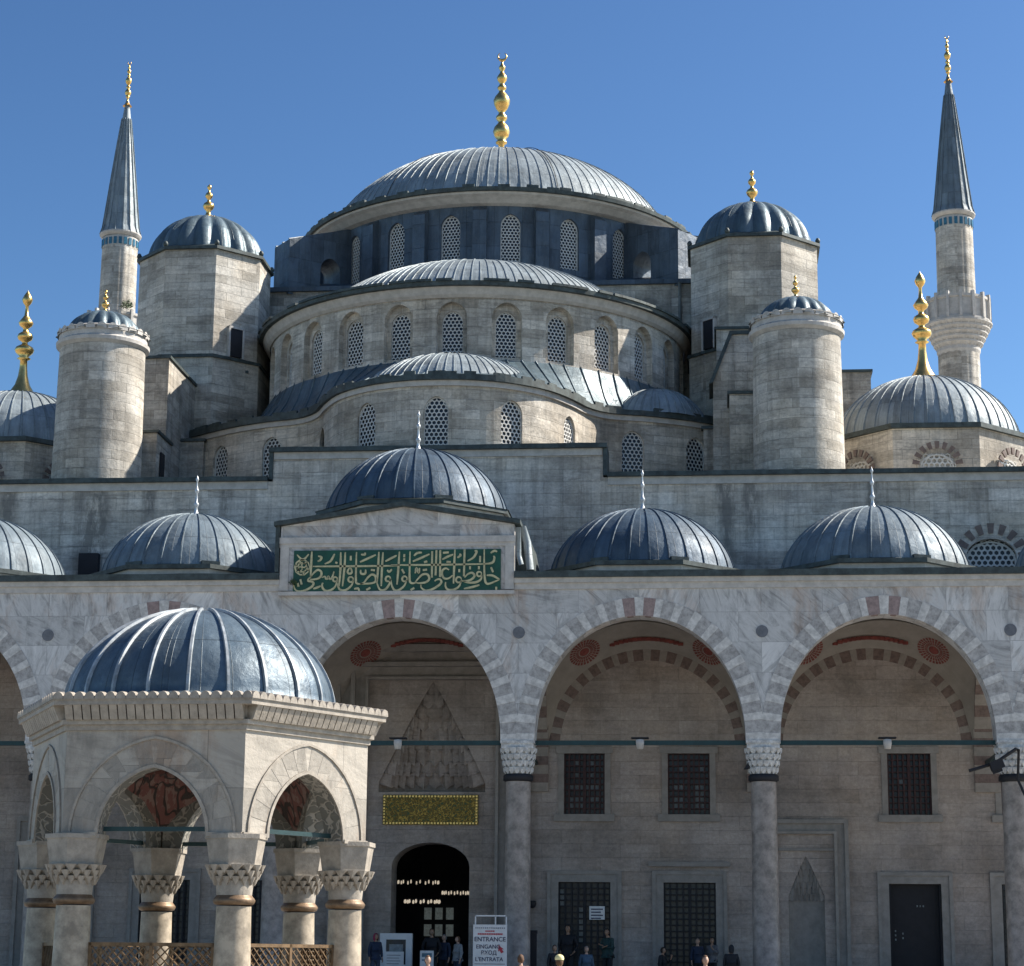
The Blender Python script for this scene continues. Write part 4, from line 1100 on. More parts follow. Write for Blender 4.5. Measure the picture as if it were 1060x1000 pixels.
# columns
def column_proto(parent):
    mb = MB()
    mb.lathe([(.47, 1.25), (.47, 1.32), (.41, 1.40), (.405, 4.0), (.385, 7.1)], 0, 0, 40)
    sh = mb.build('column', M['shaft'], parent, (cols[0], Y0 + TH / 2, 0))
    mb = MB()
    mb.lathe([(.40, 7.10), (.47, 7.14), (.47, 7.28), (.42, 7.33)], 0, 0, 40); c = mb.build('collar', M['iron'], sh)
    c.matrix_parent_inverse = Matrix.Identity(4)
    mb = MB()
    # stalactite capital: flaring tiers of pointed cells under a square abacus
    for t in range(4):
        z0 = 7.33 + .2 * t; r = .40 + .035 * t
        n = 16
        for k in range(n):
            a = 2 * PI * (k + .5 * (t % 2)) / n
            Mx = Matrix.Rotation(a, 4, 'Z'); w = PI * (r + .06) / n
            q = .06 * abs(math.cos(2 * a)) if t < 2 else .02
            mb.face([Mx @ Vector(p) for p in ((-w, -r - .075, z0 + .2), (w, -r - .075, z0 + .2), (w, -r - .065, z0 + .09), (0, -r, z0 - .03), (-w, -r - .065, z0 + .09))])
            mb.face([Mx @ Vector(p) for p in ((-w, -r - .075, z0 + .2), (-w, -r + .1, z0 + .2), (w, -r + .1, z0 + .2), (w, -r - .075, z0 + .2))])
        mb.lathe([(r - .03, z0 - .03), (r + .02, z0 + .2)], 0, 0, 24, sm=False)
    mb.box(-.50, .50, -.46, .46, 8.10, 8.26); mb.box(-.53, .53, -.49, .49, 8.26, 8.345)
    c = mb.build('capital', M['capital'], sh); c.matrix_parent_inverse = Matrix.Identity(4)
    mb = MB(); mb.box(-.55, .55, -.55, .55, .9, 1.12); mb.lathe([(.55, 1.12), (.56, 1.18), (.50, 1.25), (.42, 1.3)], 0, 0, 40)
    c = mb.build('plinth', M['step'], sh); c.matrix_parent_inverse = Matrix.Identity(4)
    return sh
c0 = column_proto(portico)
for x in cols[1:]:
    copy_part(c0, portico, (x, Y0 + TH / 2, 0))
# tie bars along and across, with small lamps
mb = MB()
for a, b in zip(cols[:-1], cols[1:]): mb.box(a + .5, b - .5, Y0 + .36, Y0 + .48, 8.24, 8.38)
for x in cols: mb.box(x - .56, x + .56, Y0 + .30, Y0 + .5, 8.30, 8.36); mb.box(x - .06, x + .06, Y0 + TH, YW, 8.20, 8.34)
mb.build('tie_bar', M['teal'], portico)

# vault bays: pendentive vault, blind arch on the wall, transverse arches
VY0, VY1 = Y0 + TH, YW
vy = (VY0 + VY1) / 2; hy = (VY1 - VY0) / 2 - .02
for k, c in enumerate(centres):
    hx = BAY / 2 - .36; RR = math.hypot(hx, hy); zs = 8.75
    mb = MB(); n = 18
    g = lambda i, j: (c - hx + 2 * hx * i / n, vy - hy + 2 * hy * j / n)
    def zz(x, y): return zs + math.sqrt(max(0, RR * RR - (x - c) ** 2 - (y - vy) ** 2))
    for i in range(n):
        for j in range(n):
            q = [g(i, j), g(i + 1, j), g(i + 1, j + 1), g(i, j + 1)]
            mb.face([(x, y, zz(x, y)) for x, y in q], [(x, y) for x, y in q], 0, True)
    vb = mb.build('pendentive_vault', M['vaultp'], portico)
    # red painted medallions on the pendentives near the wall
    for sx in (-1, 1):
        mb = MB()
        mx, my = c + sx * 2.12, vy + hy - .62
        nrm = Vector((mx - c, my - vy, zz(mx, my) - zs)).normalized()
        base = Vector((mx, my, zz(mx, my))) - nrm * .03
        t1 = nrm.orthogonal().normalized(); t2 = nrm.cross(t1)
        def dsc(r0, r1, m, n2=24, dd=0.):
            for q in range(n2):
                a, b = 2 * PI * q / n2, 2 * PI * (q + 1) / n2
                P = []
                for r, t in ((r0, a), (r0, b), (r1, b), (r1, a)):
                    p = base + (t1 * math.cos(t) + t2 * math.sin(t)) * r
                    dz = Vector((p.x - c, p.y - vy, p.z - zs)); dz = dz.normalized() * (RR - .02 - dd); P.append((c + dz.x, vy + dz.y, zs + dz.z))
                mb.face(P, m=m)
        dsc(0, .18, 0)
        for q in range(24):
            pass
        for ri in range(3):
            n2 = 28
            for q in range(n2):
                a = 2 * PI * q / n2
                P = []
                for r, t in ((.22 + ri * .125, a), (.22 + ri * .125, a + .15), (.325 + ri * .125, a + .15), (.325 + ri * .125, a)):
                    p = base + (t1 * math.cos(t) + t2 * math.sin(t)) * r
                    dz = Vector((p.x - c, p.y - vy, p.z - zs)).normalized() * (RR - .02); P.append((c + dz.x, vy + dz.y, zs + dz.z))
                mb.face(P, m=0)
        mb.build('painted_medallion', M['red'], vb).matrix_parent_inverse = Matrix.Identity(4)
    # painted band just above the wall arch
    mb = MB()
    for q in range(15):
        t = R(90 - 17 + 34 * q / 14); yb = my_ = vy + hy - .42
        rr = math.sqrt(max(0, (RR - .02) ** 2 - (yb - vy) ** 2))
        for (dt, dy) in ((-.025, .0), (.02, .1)):
            x, z = c + rr * math.cos(t + dt), zs + rr * math.sin(t + dt)
            mb.box(x - .09, x + .09, yb + dy - .12, yb + dy - .02, z - .07, z + .03)
    o = mb.build('painted_band', M['red'], vb); o.matrix_parent_inverse = Matrix.Identity(4)
    # blind arch voussoirs on the wall
    if abs(c) > 1:
        mb = MB(); vring(mb, planeY(YW), c, 3.0, 8.75, 3.05, .46, 19, .012, 0, 1, None, thick=.02)
        mb.build('blind_arch', [M['vous_p'], M['vous_d']], portico)
for x in cols:
    # striped transverse arch
    mb = MB(); a = hy - .05; n = 23; rr = a
    for i in range(n):
        t0, t1 = PI * i / n, PI * (i + 1) / n
        for (ra, rb) in ((rr, rr + 1.9),):
            P = [(vy - ra * math.cos(t0), 8.6 + ra * math.sin(t0)), (vy - ra * math.cos(t1), 8.6 + ra * math.sin(t1)), (vy - rb * math.cos(t1), 8.6 + rb * math.sin(t1)), (vy - rb * math.cos(t0), 8.6 + rb * math.sin(t0))]
            P = [(min(max(y, VY0), VY1 - .01), z) for y, z in P]
            F = [(x - .38, y, z) for y, z in P]; B = [(x + .38, y, z) for y, z in P]
            mi = i % 2
            mb.face(F, m=mi); mb.face(B, m=mi)
            for e in range(4): mb.face([F[e], F[(e + 1) % 4], B[(e + 1) % 4], B[e]], m=mi)
    mb.build('transverse_arch', [M['vous_p'], M['vous_d']], portico)
    mb = MB()
    for s in range(9):
        z = 7.3 + s * .30; mb.box(x - .42, x + .42, YW - .16, YW - .005, z, z + .30, m=s % 2)
    mb.build('striped_pilaster', [M['vous_p'], M['vous_d']], portico)
    mb = MB(); mb.box(x - .36, x + .36, VY0, VY0 + .02, 8.35, 12.9); mb.build('spandrel_wall', M['inner'], portico)

# domes of the portico
first_dome = None
for k, c in enumerate(centres):
    mid = abs(c) < 1
    cy = 69.55
    zb = 16.12 if mid else 14.02
    mb = MB()
    if mid: mb.prism_z([(c - 3.2, cy - 2.0), (c + 3.2, cy - 2.0), (c + 3.2, cy + 3.3), (c - 3.2, cy + 3.3)], 13.5, 15.0)
    mb.prism_z(octo(c, cy, 3.05 if mid else 3.22), 13.5, zb - .1)
    mb.build('dome_base', M['mould'], portico)
    mb = MB(); mb.prism_z(octo(c, cy, 3.2 if mid else 3.36), zb - .1, zb + .04)
    mb.lathe([(3.5, 0), (2.95, .14)], c, cy, 8, PI / 8, 2 * PI + PI / 8, sm=False, z=zb + .04)
    for a in (-.42, .42):
        mb.box(-.3, .3, -.08, .1, 0, .16, M=Matrix.Translation((c + 3.1 * math.sin(a), cy - 3.1 * math.cos(a), zb + .06)) @ Matrix.Rotation(a, 4, 'Z'))
    mb.build('eave', M['edge'], portico)
    HP = dome_h(3.08, 8, zb + .1, 18.6 if mid else 16.42, cy); prof = dome_profile(3.08, HP, 8, 14)
    mb = MB(); mb.lathe(prof, c, cy, 90, z=zb + .1); mb.ribs(prof, c, cy, 30, .06, .035, z=zb + .1)
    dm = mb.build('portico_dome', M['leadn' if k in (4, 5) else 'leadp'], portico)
    mb = MB(); alem(mb, c, cy, zb + .05 + HP, 1.5, .22, kind=3, seg=10); o = mb.build('finial', M['silver'], dm); o.matrix_parent_inverse = Matrix.Identity(4)

# portico floor with steps
mb = MB(); mb.box(-31, 31, 64.9, 73.0, 0, .9); mb.box(-31, 31, 64.55, 64.9, 0, .6); mb.box(-31, 31, 64.2, 64.55, 0, .3)
struct(mb.build('portico_floor', M['step']))


# ================================================================== ABLUTION FOUNTAIN
FX, FY, FROT = .16, 39.9, R(-2)
fount = thing('fountain_pavilion', 'hexagonal marble fountain pavilion with lead dome on columns in the courtyard', 'fountain pavilion', (FX, FY, 0))
def hexc(rad, rot=FROT): return [(FX + rad * math.cos(R(60 * k) + rot), FY + rad * math.sin(R(60 * k) + rot)) for k in range(6)]
RB = 3.27
H6 = hexc(RB)
FT = .44
def facemap(k):
    a = Vector(H6[k]); b = Vector(H6[(k + 1) % 6])
    a, b = b, a       # run so that outside is on the left -> handled by explicit normal
    t = (b - a).normalized(); mid = (a + b) / 2; nrm = (Vector((FX, FY)) - mid).normalized()
    L = (b - a).length
    def mp(u, z, d=0.):
        p = mid + t * u + nrm * d; return (p.x, p.y, z)
    return mp, L
mb = MB(); mi = MB()
for k in range(6):
    mp, L = facemap(k)
    # outer skin
    surf(mb, mp, -L / 2, L / 2, 3.78, 5.72, [OP(0, .98, 3.78, 3.78, 1.18, full=True)], FT, du=.8, mr=1)
    inner = lambda u, z, d=0., mp=mp: mp(u, z, FT + d)
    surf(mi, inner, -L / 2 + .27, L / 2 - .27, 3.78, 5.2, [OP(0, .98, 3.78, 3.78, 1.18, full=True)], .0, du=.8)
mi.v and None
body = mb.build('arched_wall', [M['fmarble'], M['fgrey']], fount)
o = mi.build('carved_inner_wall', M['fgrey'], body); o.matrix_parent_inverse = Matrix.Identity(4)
mb = MB()
for k in range(6):
    mp, L = facemap(k)
    def ringpts(rr, n=22):
        a, h = .98 + rr, 1.18 + rr * 1.02
        return [(x, 3.78 + z) for x, z in outline(a, h, n)]
    for r0, r1, pr in ((0, .06, .03), (.50, .545, .03),):
        A0, A1 = ringpts(r0), ringpts(r1)
        for i in range(len(A0) - 1):
            q = [A0[i], A0[i + 1], A1[i + 1], A1[i]]
            F = [mp(x, z, -pr) for x, z in q]; B = [mp(x, z, .01) for x, z in q]
            mb.face(F); mb.face([F[0], F[1], B[1], B[0]]); mb.face([F[3], F[2], B[2], B[3]])
    # radial joints of the big voussoirs, slightly proud blocks
    band(mb, mp, -L / 2, -1.0, 3.76, 3.83, .05, 1, inn=.02); band(mb, mp, 1.0, L / 2, 3.76, 3.83, .05, 1, inn=.02)
o = mb.build('arch_moulding', M['fmarble2'], body); o.matrix_parent_inverse = Matrix.Identity(4)
for k in range(6):
    mb = MB()
    mp, L = facemap(k)
    n = 7
    r = (.98 ** 2 + 1.18 ** 2) / 1.96; tm = math.acos((r - .98) / r)
    for s in (-1, 1):
        for i in range(n):
            k0, k1 = tm * (i + .02) / n, tm * (i + .98) / n
            q = []
            for th, rr in ((k0, r + .07), (k0, r + .49), (k1, r + .49), (k1, r + .07)):
                x = rr * math.cos(th) - (r - .98); z = rr * math.sin(th)
                q.append((s * max(0.01, x), 3.78 + z))
            pr = .002 + random.random() * .004
            F = [mp(x, z, -pr) for x, z in q]; B = [mp(x, z, .02) for x, z in q]
            mb.face(F, [(x + k * 3.1 + i * 1.7, z * 1.3 + i) for x, z in q])
            for e in range(4): mb.face([F[e], F[(e + 1) % 4], B[(e + 1) % 4], B[e]])
    o = mb.build('voussoir_arch', M['fmarble'], body); o.matrix_parent_inverse = Matrix.Identity(4)
# interior painted vault
mb = MB(); n = 36; RV = 2.86
def vz(r): return 3.42 + math.sqrt(max(0, RV * RV - r * r))
for i in range(n):
    for j in range(8):
        P = []; uv = []
        for (ii, jj) in ((i, j), (i + 1, j), (i + 1, j + 1), (i, j + 1)):
            a = 2 * PI * ii / n; aa = ((a - FROT) % (PI / 3)) - PI / 6
            rm = (RB - .30) * math.cos(PI / 6) / math.cos(aa) - .12
            r = rm * jj / 8
            P.append((FX + r * math.cos(a), FY + r * math.sin(a), vz(r))); uv.append((a * 2.4, r))
        mb.face(P, uv, 0, True)
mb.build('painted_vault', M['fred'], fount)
# cornice
mb = MB()
mb.prism_z(hexc(RB + .05), 5.62, 5.72); mb.prism_z(hexc(RB + .12), 5.72, 5.80)
for k in range(6):
    mp, L = facemap(k); n = 20
    for i in range(n):
        u = -L / 2 + L * (i + .5) / n
        w = L / n * .43
        P = [mp(u - w, 5.80, -.16), mp(u + w, 5.80, -.16), mp(u + w, 6.05, -.27), mp(u - w, 6.05, -.27)]
        Q = [mp(u - w, 5.80, .02), mp(u + w, 5.80, .02), mp(u + w, 6.05, .02), mp(u - w, 6.05, .02)]
        mb.face(P)
        for e in (0, 1, 2, 3): mb.face([P[e], P[(e + 1) % 4], Q[(e + 1) % 4], Q[e]])
mb.prism_z(hexc(RB + .02), 5.84, 6.05); mb.prism_z(hexc(RB + .34), 6.05, 6.13)
mb.build('cornice', M['fmarble2'], fount)
mb = MB()
mb.prism_z(hexc(RB + .36), 6.13, 6.17)
HC = hexc(RB + .38)
for k in range(6):
    a = Vector(HC[k]); b = Vector(HC[(k + 1) % 6]); t = (b - a).normalized(); nin = (Vector((FX, FY)) - (a + b) / 2).normalized(); L = (b - a).length
    n = 19
    for i in range(n):
        c = a + t * L * (i + .5) / n; w = L / n * .49
        F = [(c.x + t.x * w * math.cos(q), c.y + t.y * w * math.cos(q), 6.15 + .13 * math.sin(q)) for q in [PI * e / 8 for e in range(9)]]
        B = [(x + nin.x * .22, y + nin.y * .22, z + .02) for x, y, z in F]
        mb.face(F)
        for e in range(8): mb.face([F[e], F[e + 1], B[e + 1], B[e]], sm=False)
mb.build('shell_cresting', M['fmarble2'], fount)
mb = MB()
h1 = hexc(RB + .22); nn = 12
for k in range(6):
    for i in range(nn):
        P = []
        for ii in (i, i + 1):
            a = Vector(h1[k]).lerp(Vector(h1[(k + 1) % 6]), ii / nn); ang = math.atan2(a.y - FY, a.x - FX)
            P.append(((a.x, a.y, 6.20), (FX + 2.60 * math.cos(ang), FY + 2.60 * math.sin(ang), 6.36)))
        mb.face([P[0][0], P[1][0], P[1][1], P[0][1]], m=0, sm=True)
prof = [(2.64, -.05)] + dome_profile(2.56, dome_h(2.56, 3, 6.33, 8.24, FY), 3, 18)
mb.lathe(prof, FX, FY, 110, z=6.33)
rp = [(2.95, -.11), (2.74, -.06)] + prof[1:]
mb.ribs(rp, FX, FY, 22, .085, .05, z=6.33, m=1)  # rib colour lightened to carry the light the ribs catch
fd = mb.build('dome', [lead('fountain lead', (.085, .12, .15), rough=.44, metal=.32, rows=1.25, dirt=.4), plain('highlight tinted lead seam', (.33, .36, .38), .5, .2, var=.3, sc=3)], fount)
# columns
def fcolumn(loc):
    mb = MB(); mb.lathe([(.36, .45), (.345, .6), (.305, 2.56)], 0, 0, 40); sh = mb.build('column', M['fshaft'], fount, loc)
    mb = MB(); mb.lathe([(.30, 2.58), (.35, 2.60), (.375, 2.66), (.35, 2.70), (.33, 2.72), (.31, 2.75)], 0, 0, 40); c = mb.build('collar', M['copper'], sh); c.matrix_parent_inverse = Matrix.Identity(4)
    mb = MB(); mb.lathe([(.31, 2.75), (.33, 2.95), (.33, 3.0)], 0, 0, 32)
    for t in range(3):
        z0 = 2.97 + .10 * t; r = .31 + .055 * t; n = 14
        for k in range(n):
            a = 2 * PI * (k + .5 * (t % 2)) / n; Mx = Matrix.Rotation(a, 4, 'Z'); w = PI * (r + .10) / n * .86
            V = lambda x, y_, z_: Mx @ Vector((x, y_, z_))
            tip = V(0, -r - .055, z0 - .05); A = V(-w, -r - .085, z0 + .10); B = V(w, -r - .085, z0 + .10); C = V(0, -r - .125, z0 + .10)
            a2, b2 = V(-w, -r + .02, z0 + .06), V(w, -r + .02, z0 + .06); lo = V(0, -r + .02, z0 - .06)
            mb.face([A, C, tip]); mb.face([C, B, tip]); mb.face([A, tip, lo, a2]); mb.face([B, b2, lo, tip]); mb.face([A, a2, b2, B, C])
        mb.lathe([(r - .05, z0 - .06), (r - .02, z0 + .12)], 0, 0, 24, sm=False)
    hq = lambda rr: [(rr * math.cos(R(60 * q + 30)), rr * math.sin(R(60 * q + 30))) for q in range(6)]
    for (ra, za, rb_, zb_) in ((.47, 3.24, .47, 3.30), (.47, 3.30, .54, 3.72), (.57, 3.72, .57, 3.80)):
        A_, B_ = hq(ra), hq(rb_)
        for q in range(6): mb.face([(*A_[q], za), (*A_[(q + 1) % 6], za), (*B_[(q + 1) % 6], zb_), (*B_[q], zb_)])
        mb.face([(*p_, zb_) for p_ in B_]); mb.face([(*p_, za) for p_ in reversed(A_)])
    c = mb.build('capital', M['fmarble2'], sh); c.matrix_parent_inverse = Matrix.Identity(4)
    mb = MB(); mb.lathe([(.46, .15), (.47, .3), (.40, .36), (.37, .46)], 0, 0, 32); mb.prism_z([(.48, .48), (-.48, .48), (-.48, -.48), (.48, -.48)], 0.0, .16)
    c = mb.build('plinth', M['fmarble2'], sh); c.matrix_parent_inverse = Matrix.Identity(4)
    return sh
HK = hexc(RB - .36)
fc = fcolumn((HK[0][0], HK[0][1], 0)); fc.rotation_euler = (0, 0, FROT)
for k in range(1, 6): copy_part(fc, fount, (HK[k][0], HK[k][1], 0), FROT + R(60 * k))
mb = MB()
for k in range(6):
    a = Vector((*HK[k], 0)); b = Vector((*HK[(k + 1) % 6], 0)); t = (b - a).normalized(); L = (b - a).length
    Mx = Matrix.Translation(a) @ Matrix.Rotation(math.atan2(t.y, t.x), 4, 'Z')
    mb.box(.3, L - .3, -.04, .04, 3.86, 3.94, M=Mx)
mb.build('tie_bar', M['teal'], fount)
for k in range(6):
    a = Vector((*HK[k], 0)); b = Vector((*HK[(k + 1) % 6], 0)); t = (b - a).normalized(); L = (b - a).length
    Mx = Matrix.Translation(a) @ Matrix.Rotation(math.atan2(t.y, t.x), 4, 'Z')
    mb = MB(); x0, x1, z0, z1 = .32, L - .32, .75, 1.93
    for X0, X1, Z0, Z1 in ((x0, x1, z1 - .06, z1), (x0, x1, z0, z0 + .06), (x0, x0 + .05, z0, z1), (x1 - .05, x1, z0, z1), ((x0 + x1) / 2 - .03, (x0 + x1) / 2 + .03, z0, z1)): mb.box(X0, X1, -.035, .035, Z0, Z1, M=Mx)
    s = .105
    for sg in (1, -1):
        c = -2.0
        while c < L + 3:
            # line x = c + sg*(z - z0)
            za, zb = z0, z1; xa, xb = c + sg * 0, c + sg * (z1 - z0)
            P = [(xa, za), (xb, zb)]
            lo, hi = (0., 1.)
            dx = xb - xa
            t0, t1 = sorted(((x0 - xa) / dx, (x1 - xa) / dx)); lo = max(lo, t0); hi = min(hi, t1)
            if hi - lo > .02:
                p = (xa + dx * lo, za + (zb - za) * lo); q = (xa + dx * hi, za + (zb - za) * hi); w = .014; y = .012 * sg
                mb.face([Mx @ Vector(v) for v in ((p[0] - w, y - .012, p[1]), (p[0] + w, y - .012, p[1]), (q[0] + w, y - .012, q[1]), (q[0] - w, y - .012, q[1]))])
                mb.face([Mx @ Vector(v) for v in ((p[0] + w, y - .012, p[1]), (p[0] + w, y + .02, p[1]), (q[0] + w, y + .02, q[1]), (q[0] + w, y - .012, q[1]))])
            c += s * 1.5
    mb.build('lattice_screen', M['screen'], fount)
mb = MB(); O6 = hexc(RB - .22); mb.prism_z(O6, 0, .75, cap=False); I6 = hexc(RB - .5)
for k in range(6): mb.face([(*O6[k], .75), (*O6[(k + 1) % 6], .75), (*I6[(k + 1) % 6], .75), (*I6[k], .75)])
mb.build('basin', M['fmarble2'], fount)

# ================================================================== SIGNS AND FITTINGS
def text_mesh(txt, size, x, z, y, mat, align='CENTER', bold=.0):
    cu = bpy.data.curves.new('text', 'FONT'); cu.body = txt; cu.size = size; cu.align_x = align; cu.extrude = .004; cu.offset = bold
    to = bpy.data.objects.new('text', cu); COL.objects.link(to)
    to.rotation_euler = (PI / 2, 0, 0); to.location = (x, y, z)
    bpy.context.view_layer.update()
    dg = bpy.context.evaluated_depsgraph_get()
    me = bpy.data.meshes.new_from_object(to.evaluated_get(dg))
    me.transform(to.matrix_world); me.materials.clear(); me.materials.append(mat)
    bpy.data.objects.remove(to); bpy.data.curves.remove(cu)
    return me
def join_meshes(name, lst, mat):
    bm = bmesh.new()
    for m in lst: bm.from_mesh(m); bpy.data.meshes.remove(m)
    me = bpy.data.meshes.new(name); bm.to_mesh(me); bm.free(); me.materials.append(mat); return me
SXc, SYc = -7.15 + 0, 64.6
import itertools
def at(px, py, Y):       # photograph pixel -> world point on the plane y = Y (used once to survey the small things)
    f_, HOR, XV, ROLL = 2200., 993., 750., .009
    p = math.atan((HOR - 500) / f_); psi = math.atan((XV - 530) * math.cos(p) / f_)
    f = Vector((-math.sin(psi) * math.cos(p), math.cos(psi) * math.cos(p), math.sin(p)))
    r0 = Vector((math.cos(psi), math.sin(psi), 0)); u0 = r0.cross(f)
    c, s = math.cos(ROLL), math.sin(ROLL); r = r0 * c + u0 * s; u = -r0 * s + u0 * c
    d = f + r * ((px - 530) / f_) + u * ((500 - py) / f_); t = Y / d.y
    return d.x * t + 10., 1.7 + d.z * t
sx0, sz1 = at(490, 957, 64.75); sx1, _ = at(525, 957, 64.75)
es = thing('entrance_sign', 'white entrance notice board on a metal stand before the portal column', 'sign', ((sx0 + sx1) / 2, 64.75, .9))
mb = MB(); mb.box(sx0, sx1, 64.72, 64.76, 1.0, sz1); board = mb.build('board', M['white'], es)
mb = MB()
for x in (sx0 + .06, sx1 - .03): mb.box(x - .02, x + .02, 64.77, 64.80, .9, sz1 + .27)
mb.box(sx0 + .04, sx1 - .01, 64.77, 64.8, sz1 + .24, sz1 + .28); mb.box((sx0 + sx1) / 2 + .14, (sx0 + sx1) / 2 + .17, 64.77, 64.8, sz1, sz1 + .26)
mb.build('stand', M['white'], es)
cx = (sx0 + sx1) / 2; y = 64.715
T = [text_mesh(t, s, cx + dx, sz1 - dz, y, M['textdark'], bold=.002) for t, s, dx, dz in (('ENTRANCE', .185, 0, .49), ('EINGANG', .165, -.05, .70), ('ВХОД', .165, -.03, .88), ("L'ENTRATA", .165, -.02, 1.07), ('FOR PRAYER', .16, 0, 1.36))]
o = obj('lettering', join_meshes('lettering', T, M['textdark']), board); 
mb = MB()
mb.box(sx0 + .05, sx1 - .05, y - .003, y, sz1 - 1.16, sz1 - 1.145)
for i in range(16): mb.box(sx0 + .07 + i * .057, sx0 + .10 + i * .057, y - .003, y, sz1 - .115, sz1 - .085)
mb.build('rule', M['textdark'], board)
mb = MB()
for i in range(5): mb.box(cx - .14 + i * .058, cx - .10 + i * .058, y - .003, y, sz1 - .215, sz1 - .17)
for i in range(14): mb.box(sx0 + .14 + i * .054, sx0 + .185 + i * .054, y - .003, y, sz1 - .30, sz1 - .255)
P = [(.26, .60), (.42, .72), (.36, .72), (.42, .80), (.34, .84), (.29, .76), (.25, .79)]
mb.face([(cx + a, y - .002, sz1 - b) for a, b in P])
mb.build('red_lettering', M['textred'], board)

# white framed notice case + small boards by the door
ax0, az1 = at(394, 966, 70.5); ax1, _ = at(427, 966, 70.5)
nc = thing('notice_case', 'white framed notice case left of the doorway', 'notice case', ((ax0 + ax1) / 2, 70.5, .9))
mb = MB(); mb.box(ax0, ax0 + .2, 70.4, 70.6, .9, az1); mb.box(ax1 - .2, ax1, 70.4, 70.6, .9, az1); mb.box(ax0 + .2, ax1 - .2, 70.4, 70.6, az1 - .2, az1); mb.box(ax0 + .2, ax1 - .2, 70.4, 70.6, 1.3, 1.5); mb.build('frame', M['white'], nc)
mb = MB(); mb.box(ax0 + .2, ax1 - .2, 70.48, 70.52, 1.5, az1 - .2); mb.build('pane', M['glass'], nc)
mb = MB(); mb.box(ax0 + .3, ax1 - .3, 70.465, 70.475, az1 - .7, az1 - .35); mb.build('poster', M['pane'], nc)
bx0, bz1 = at(398, 985, 69.5); bx1, _ = at(418, 985, 69.5)
wb = thing('notice_board', 'low white board standing before the notice case', 'board', ((bx0 + bx1) / 2, 69.5, .9))
mb = MB(); mb.box(bx0, bx1, 69.48, 69.52, 1.1, bz1); mb.build('panel', M['white'], wb)
mb = MB()
for x in (bx0 + .04, bx1 - .04): mb.box(x - .02, x + .02, 69.53, 69.57, .9, bz1)
for i in range(5): mb.box(bx0 + .08, bx1 - .1 - .05 * (i % 2), 69.474, 69.479, bz1 - .12 - i * .09, bz1 - .105 - i * .09)
mb.build('stand', M['iron'], wb)
bx0, bz1 = at(435, 984, 69.); bx1, _ = at(449, 984, 69.)
wb = thing('information_sign', 'small pale green and white information sign in front of the doorway', 'sign', ((bx0 + bx1) / 2, 69., .9))
mb = MB(); mb.box(bx0, bx1, 68.98, 69.02, 1.2, bz1); mb.build('panel', M['white'], wb)
mb = MB(); mb.box(bx0 + .06, bx1 - .06, 68.972, 68.979, bz1 - .2, bz1 - .08); mb.box(bx0 + .06, bx1 - .12, 68.972, 68.979, bz1 - .32, bz1 - .27); mb.build('printing', M['turq'], wb)
mb = MB(); mb.box((bx0 + bx1) / 2 - .02, (bx0 + bx1) / 2 + .02, 69.03, 69.06, .9, bz1); mb.build('post', M['iron'], wb)
# paper notice on the window grille
nx0, nz1 = at(610, 938, 72.9); nx1, nz0 = at(626, 952, 72.9)
mb = MB(); mb.box(nx0, nx1, 72.90, 72.92, nz0, nz1); 
pn = tag(mb.build('paper_notice', M['white']), 'pale printed notice fixed to the grille of the lower window', 'notice')
mb = MB()
for i in range(4): mb.box(nx0 + .06, nx1 - .06 - .07 * (i % 2), 72.894, 72.899, nz1 - .12 - i * .1, nz1 - .08 - i * .1)
mb.build('printing', M['textdark'], pn)
# dark post right of the portal column
bx, bz = at(552, 963, 66.9)
mb = MB(); mb.box(bx - .1, bx + .1, 66.85, 67.05, .9, bz); mb.box(bx - .16, bx + .16, 66.8, 67.1, .9, .98); mb.box(bx - .12, bx + .12, 66.83, 67.07, bz - .1, bz)
tag(mb.build('barrier_post', M['iron']), 'narrow dark post beside the portal column', 'post')
# wall camera
bx, bz = at(551, 936, 72.7)
dc = thing('wall_camera', 'small dark round camera on the wall beside the portal', 'camera', (bx, 73, bz))
mb = MB(); mb.lathe([(0, -.14), (.09, -.10), (.13, 0), (.12, .06)], bx, 72.8, 20, z=bz); mb.build('dome_cover', M['iron'], dc)
mb = MB(); mb.box(bx - .1, bx + .1, 72.75, 73.0, bz + .06, bz + .12); mb.build('bracket', M['iron'], dc)
# lamps on the tie bars
for i, (c, lab) in enumerate(((centres[4], 'white lantern on the tie bar of the gabled portal arch'), (centres[5], 'white lantern on the tie bar of the arch right of the gable'), (centres[6], 'white lantern on the tie bar of the rightmost full arch'))):
    t = thing('tie_bar_lamp', lab, 'lamp', (c, Y0 + .42, 8.4), 'lanterns on the arcade tie bars')
    mb = MB(); mb.lathe([(.0, -.28), (.10, -.27), (.13, -.1), (.13, .02), (0, .04)], c, Y0 + .30, 20, z=8.38); mb.build('shade', M['mould'], t)
    mb = MB(); mb.box(c - .27, c + .27, Y0 + .2, Y0 + .5, 8.43, 8.47); mb.build('bracket', M['iron'], t)
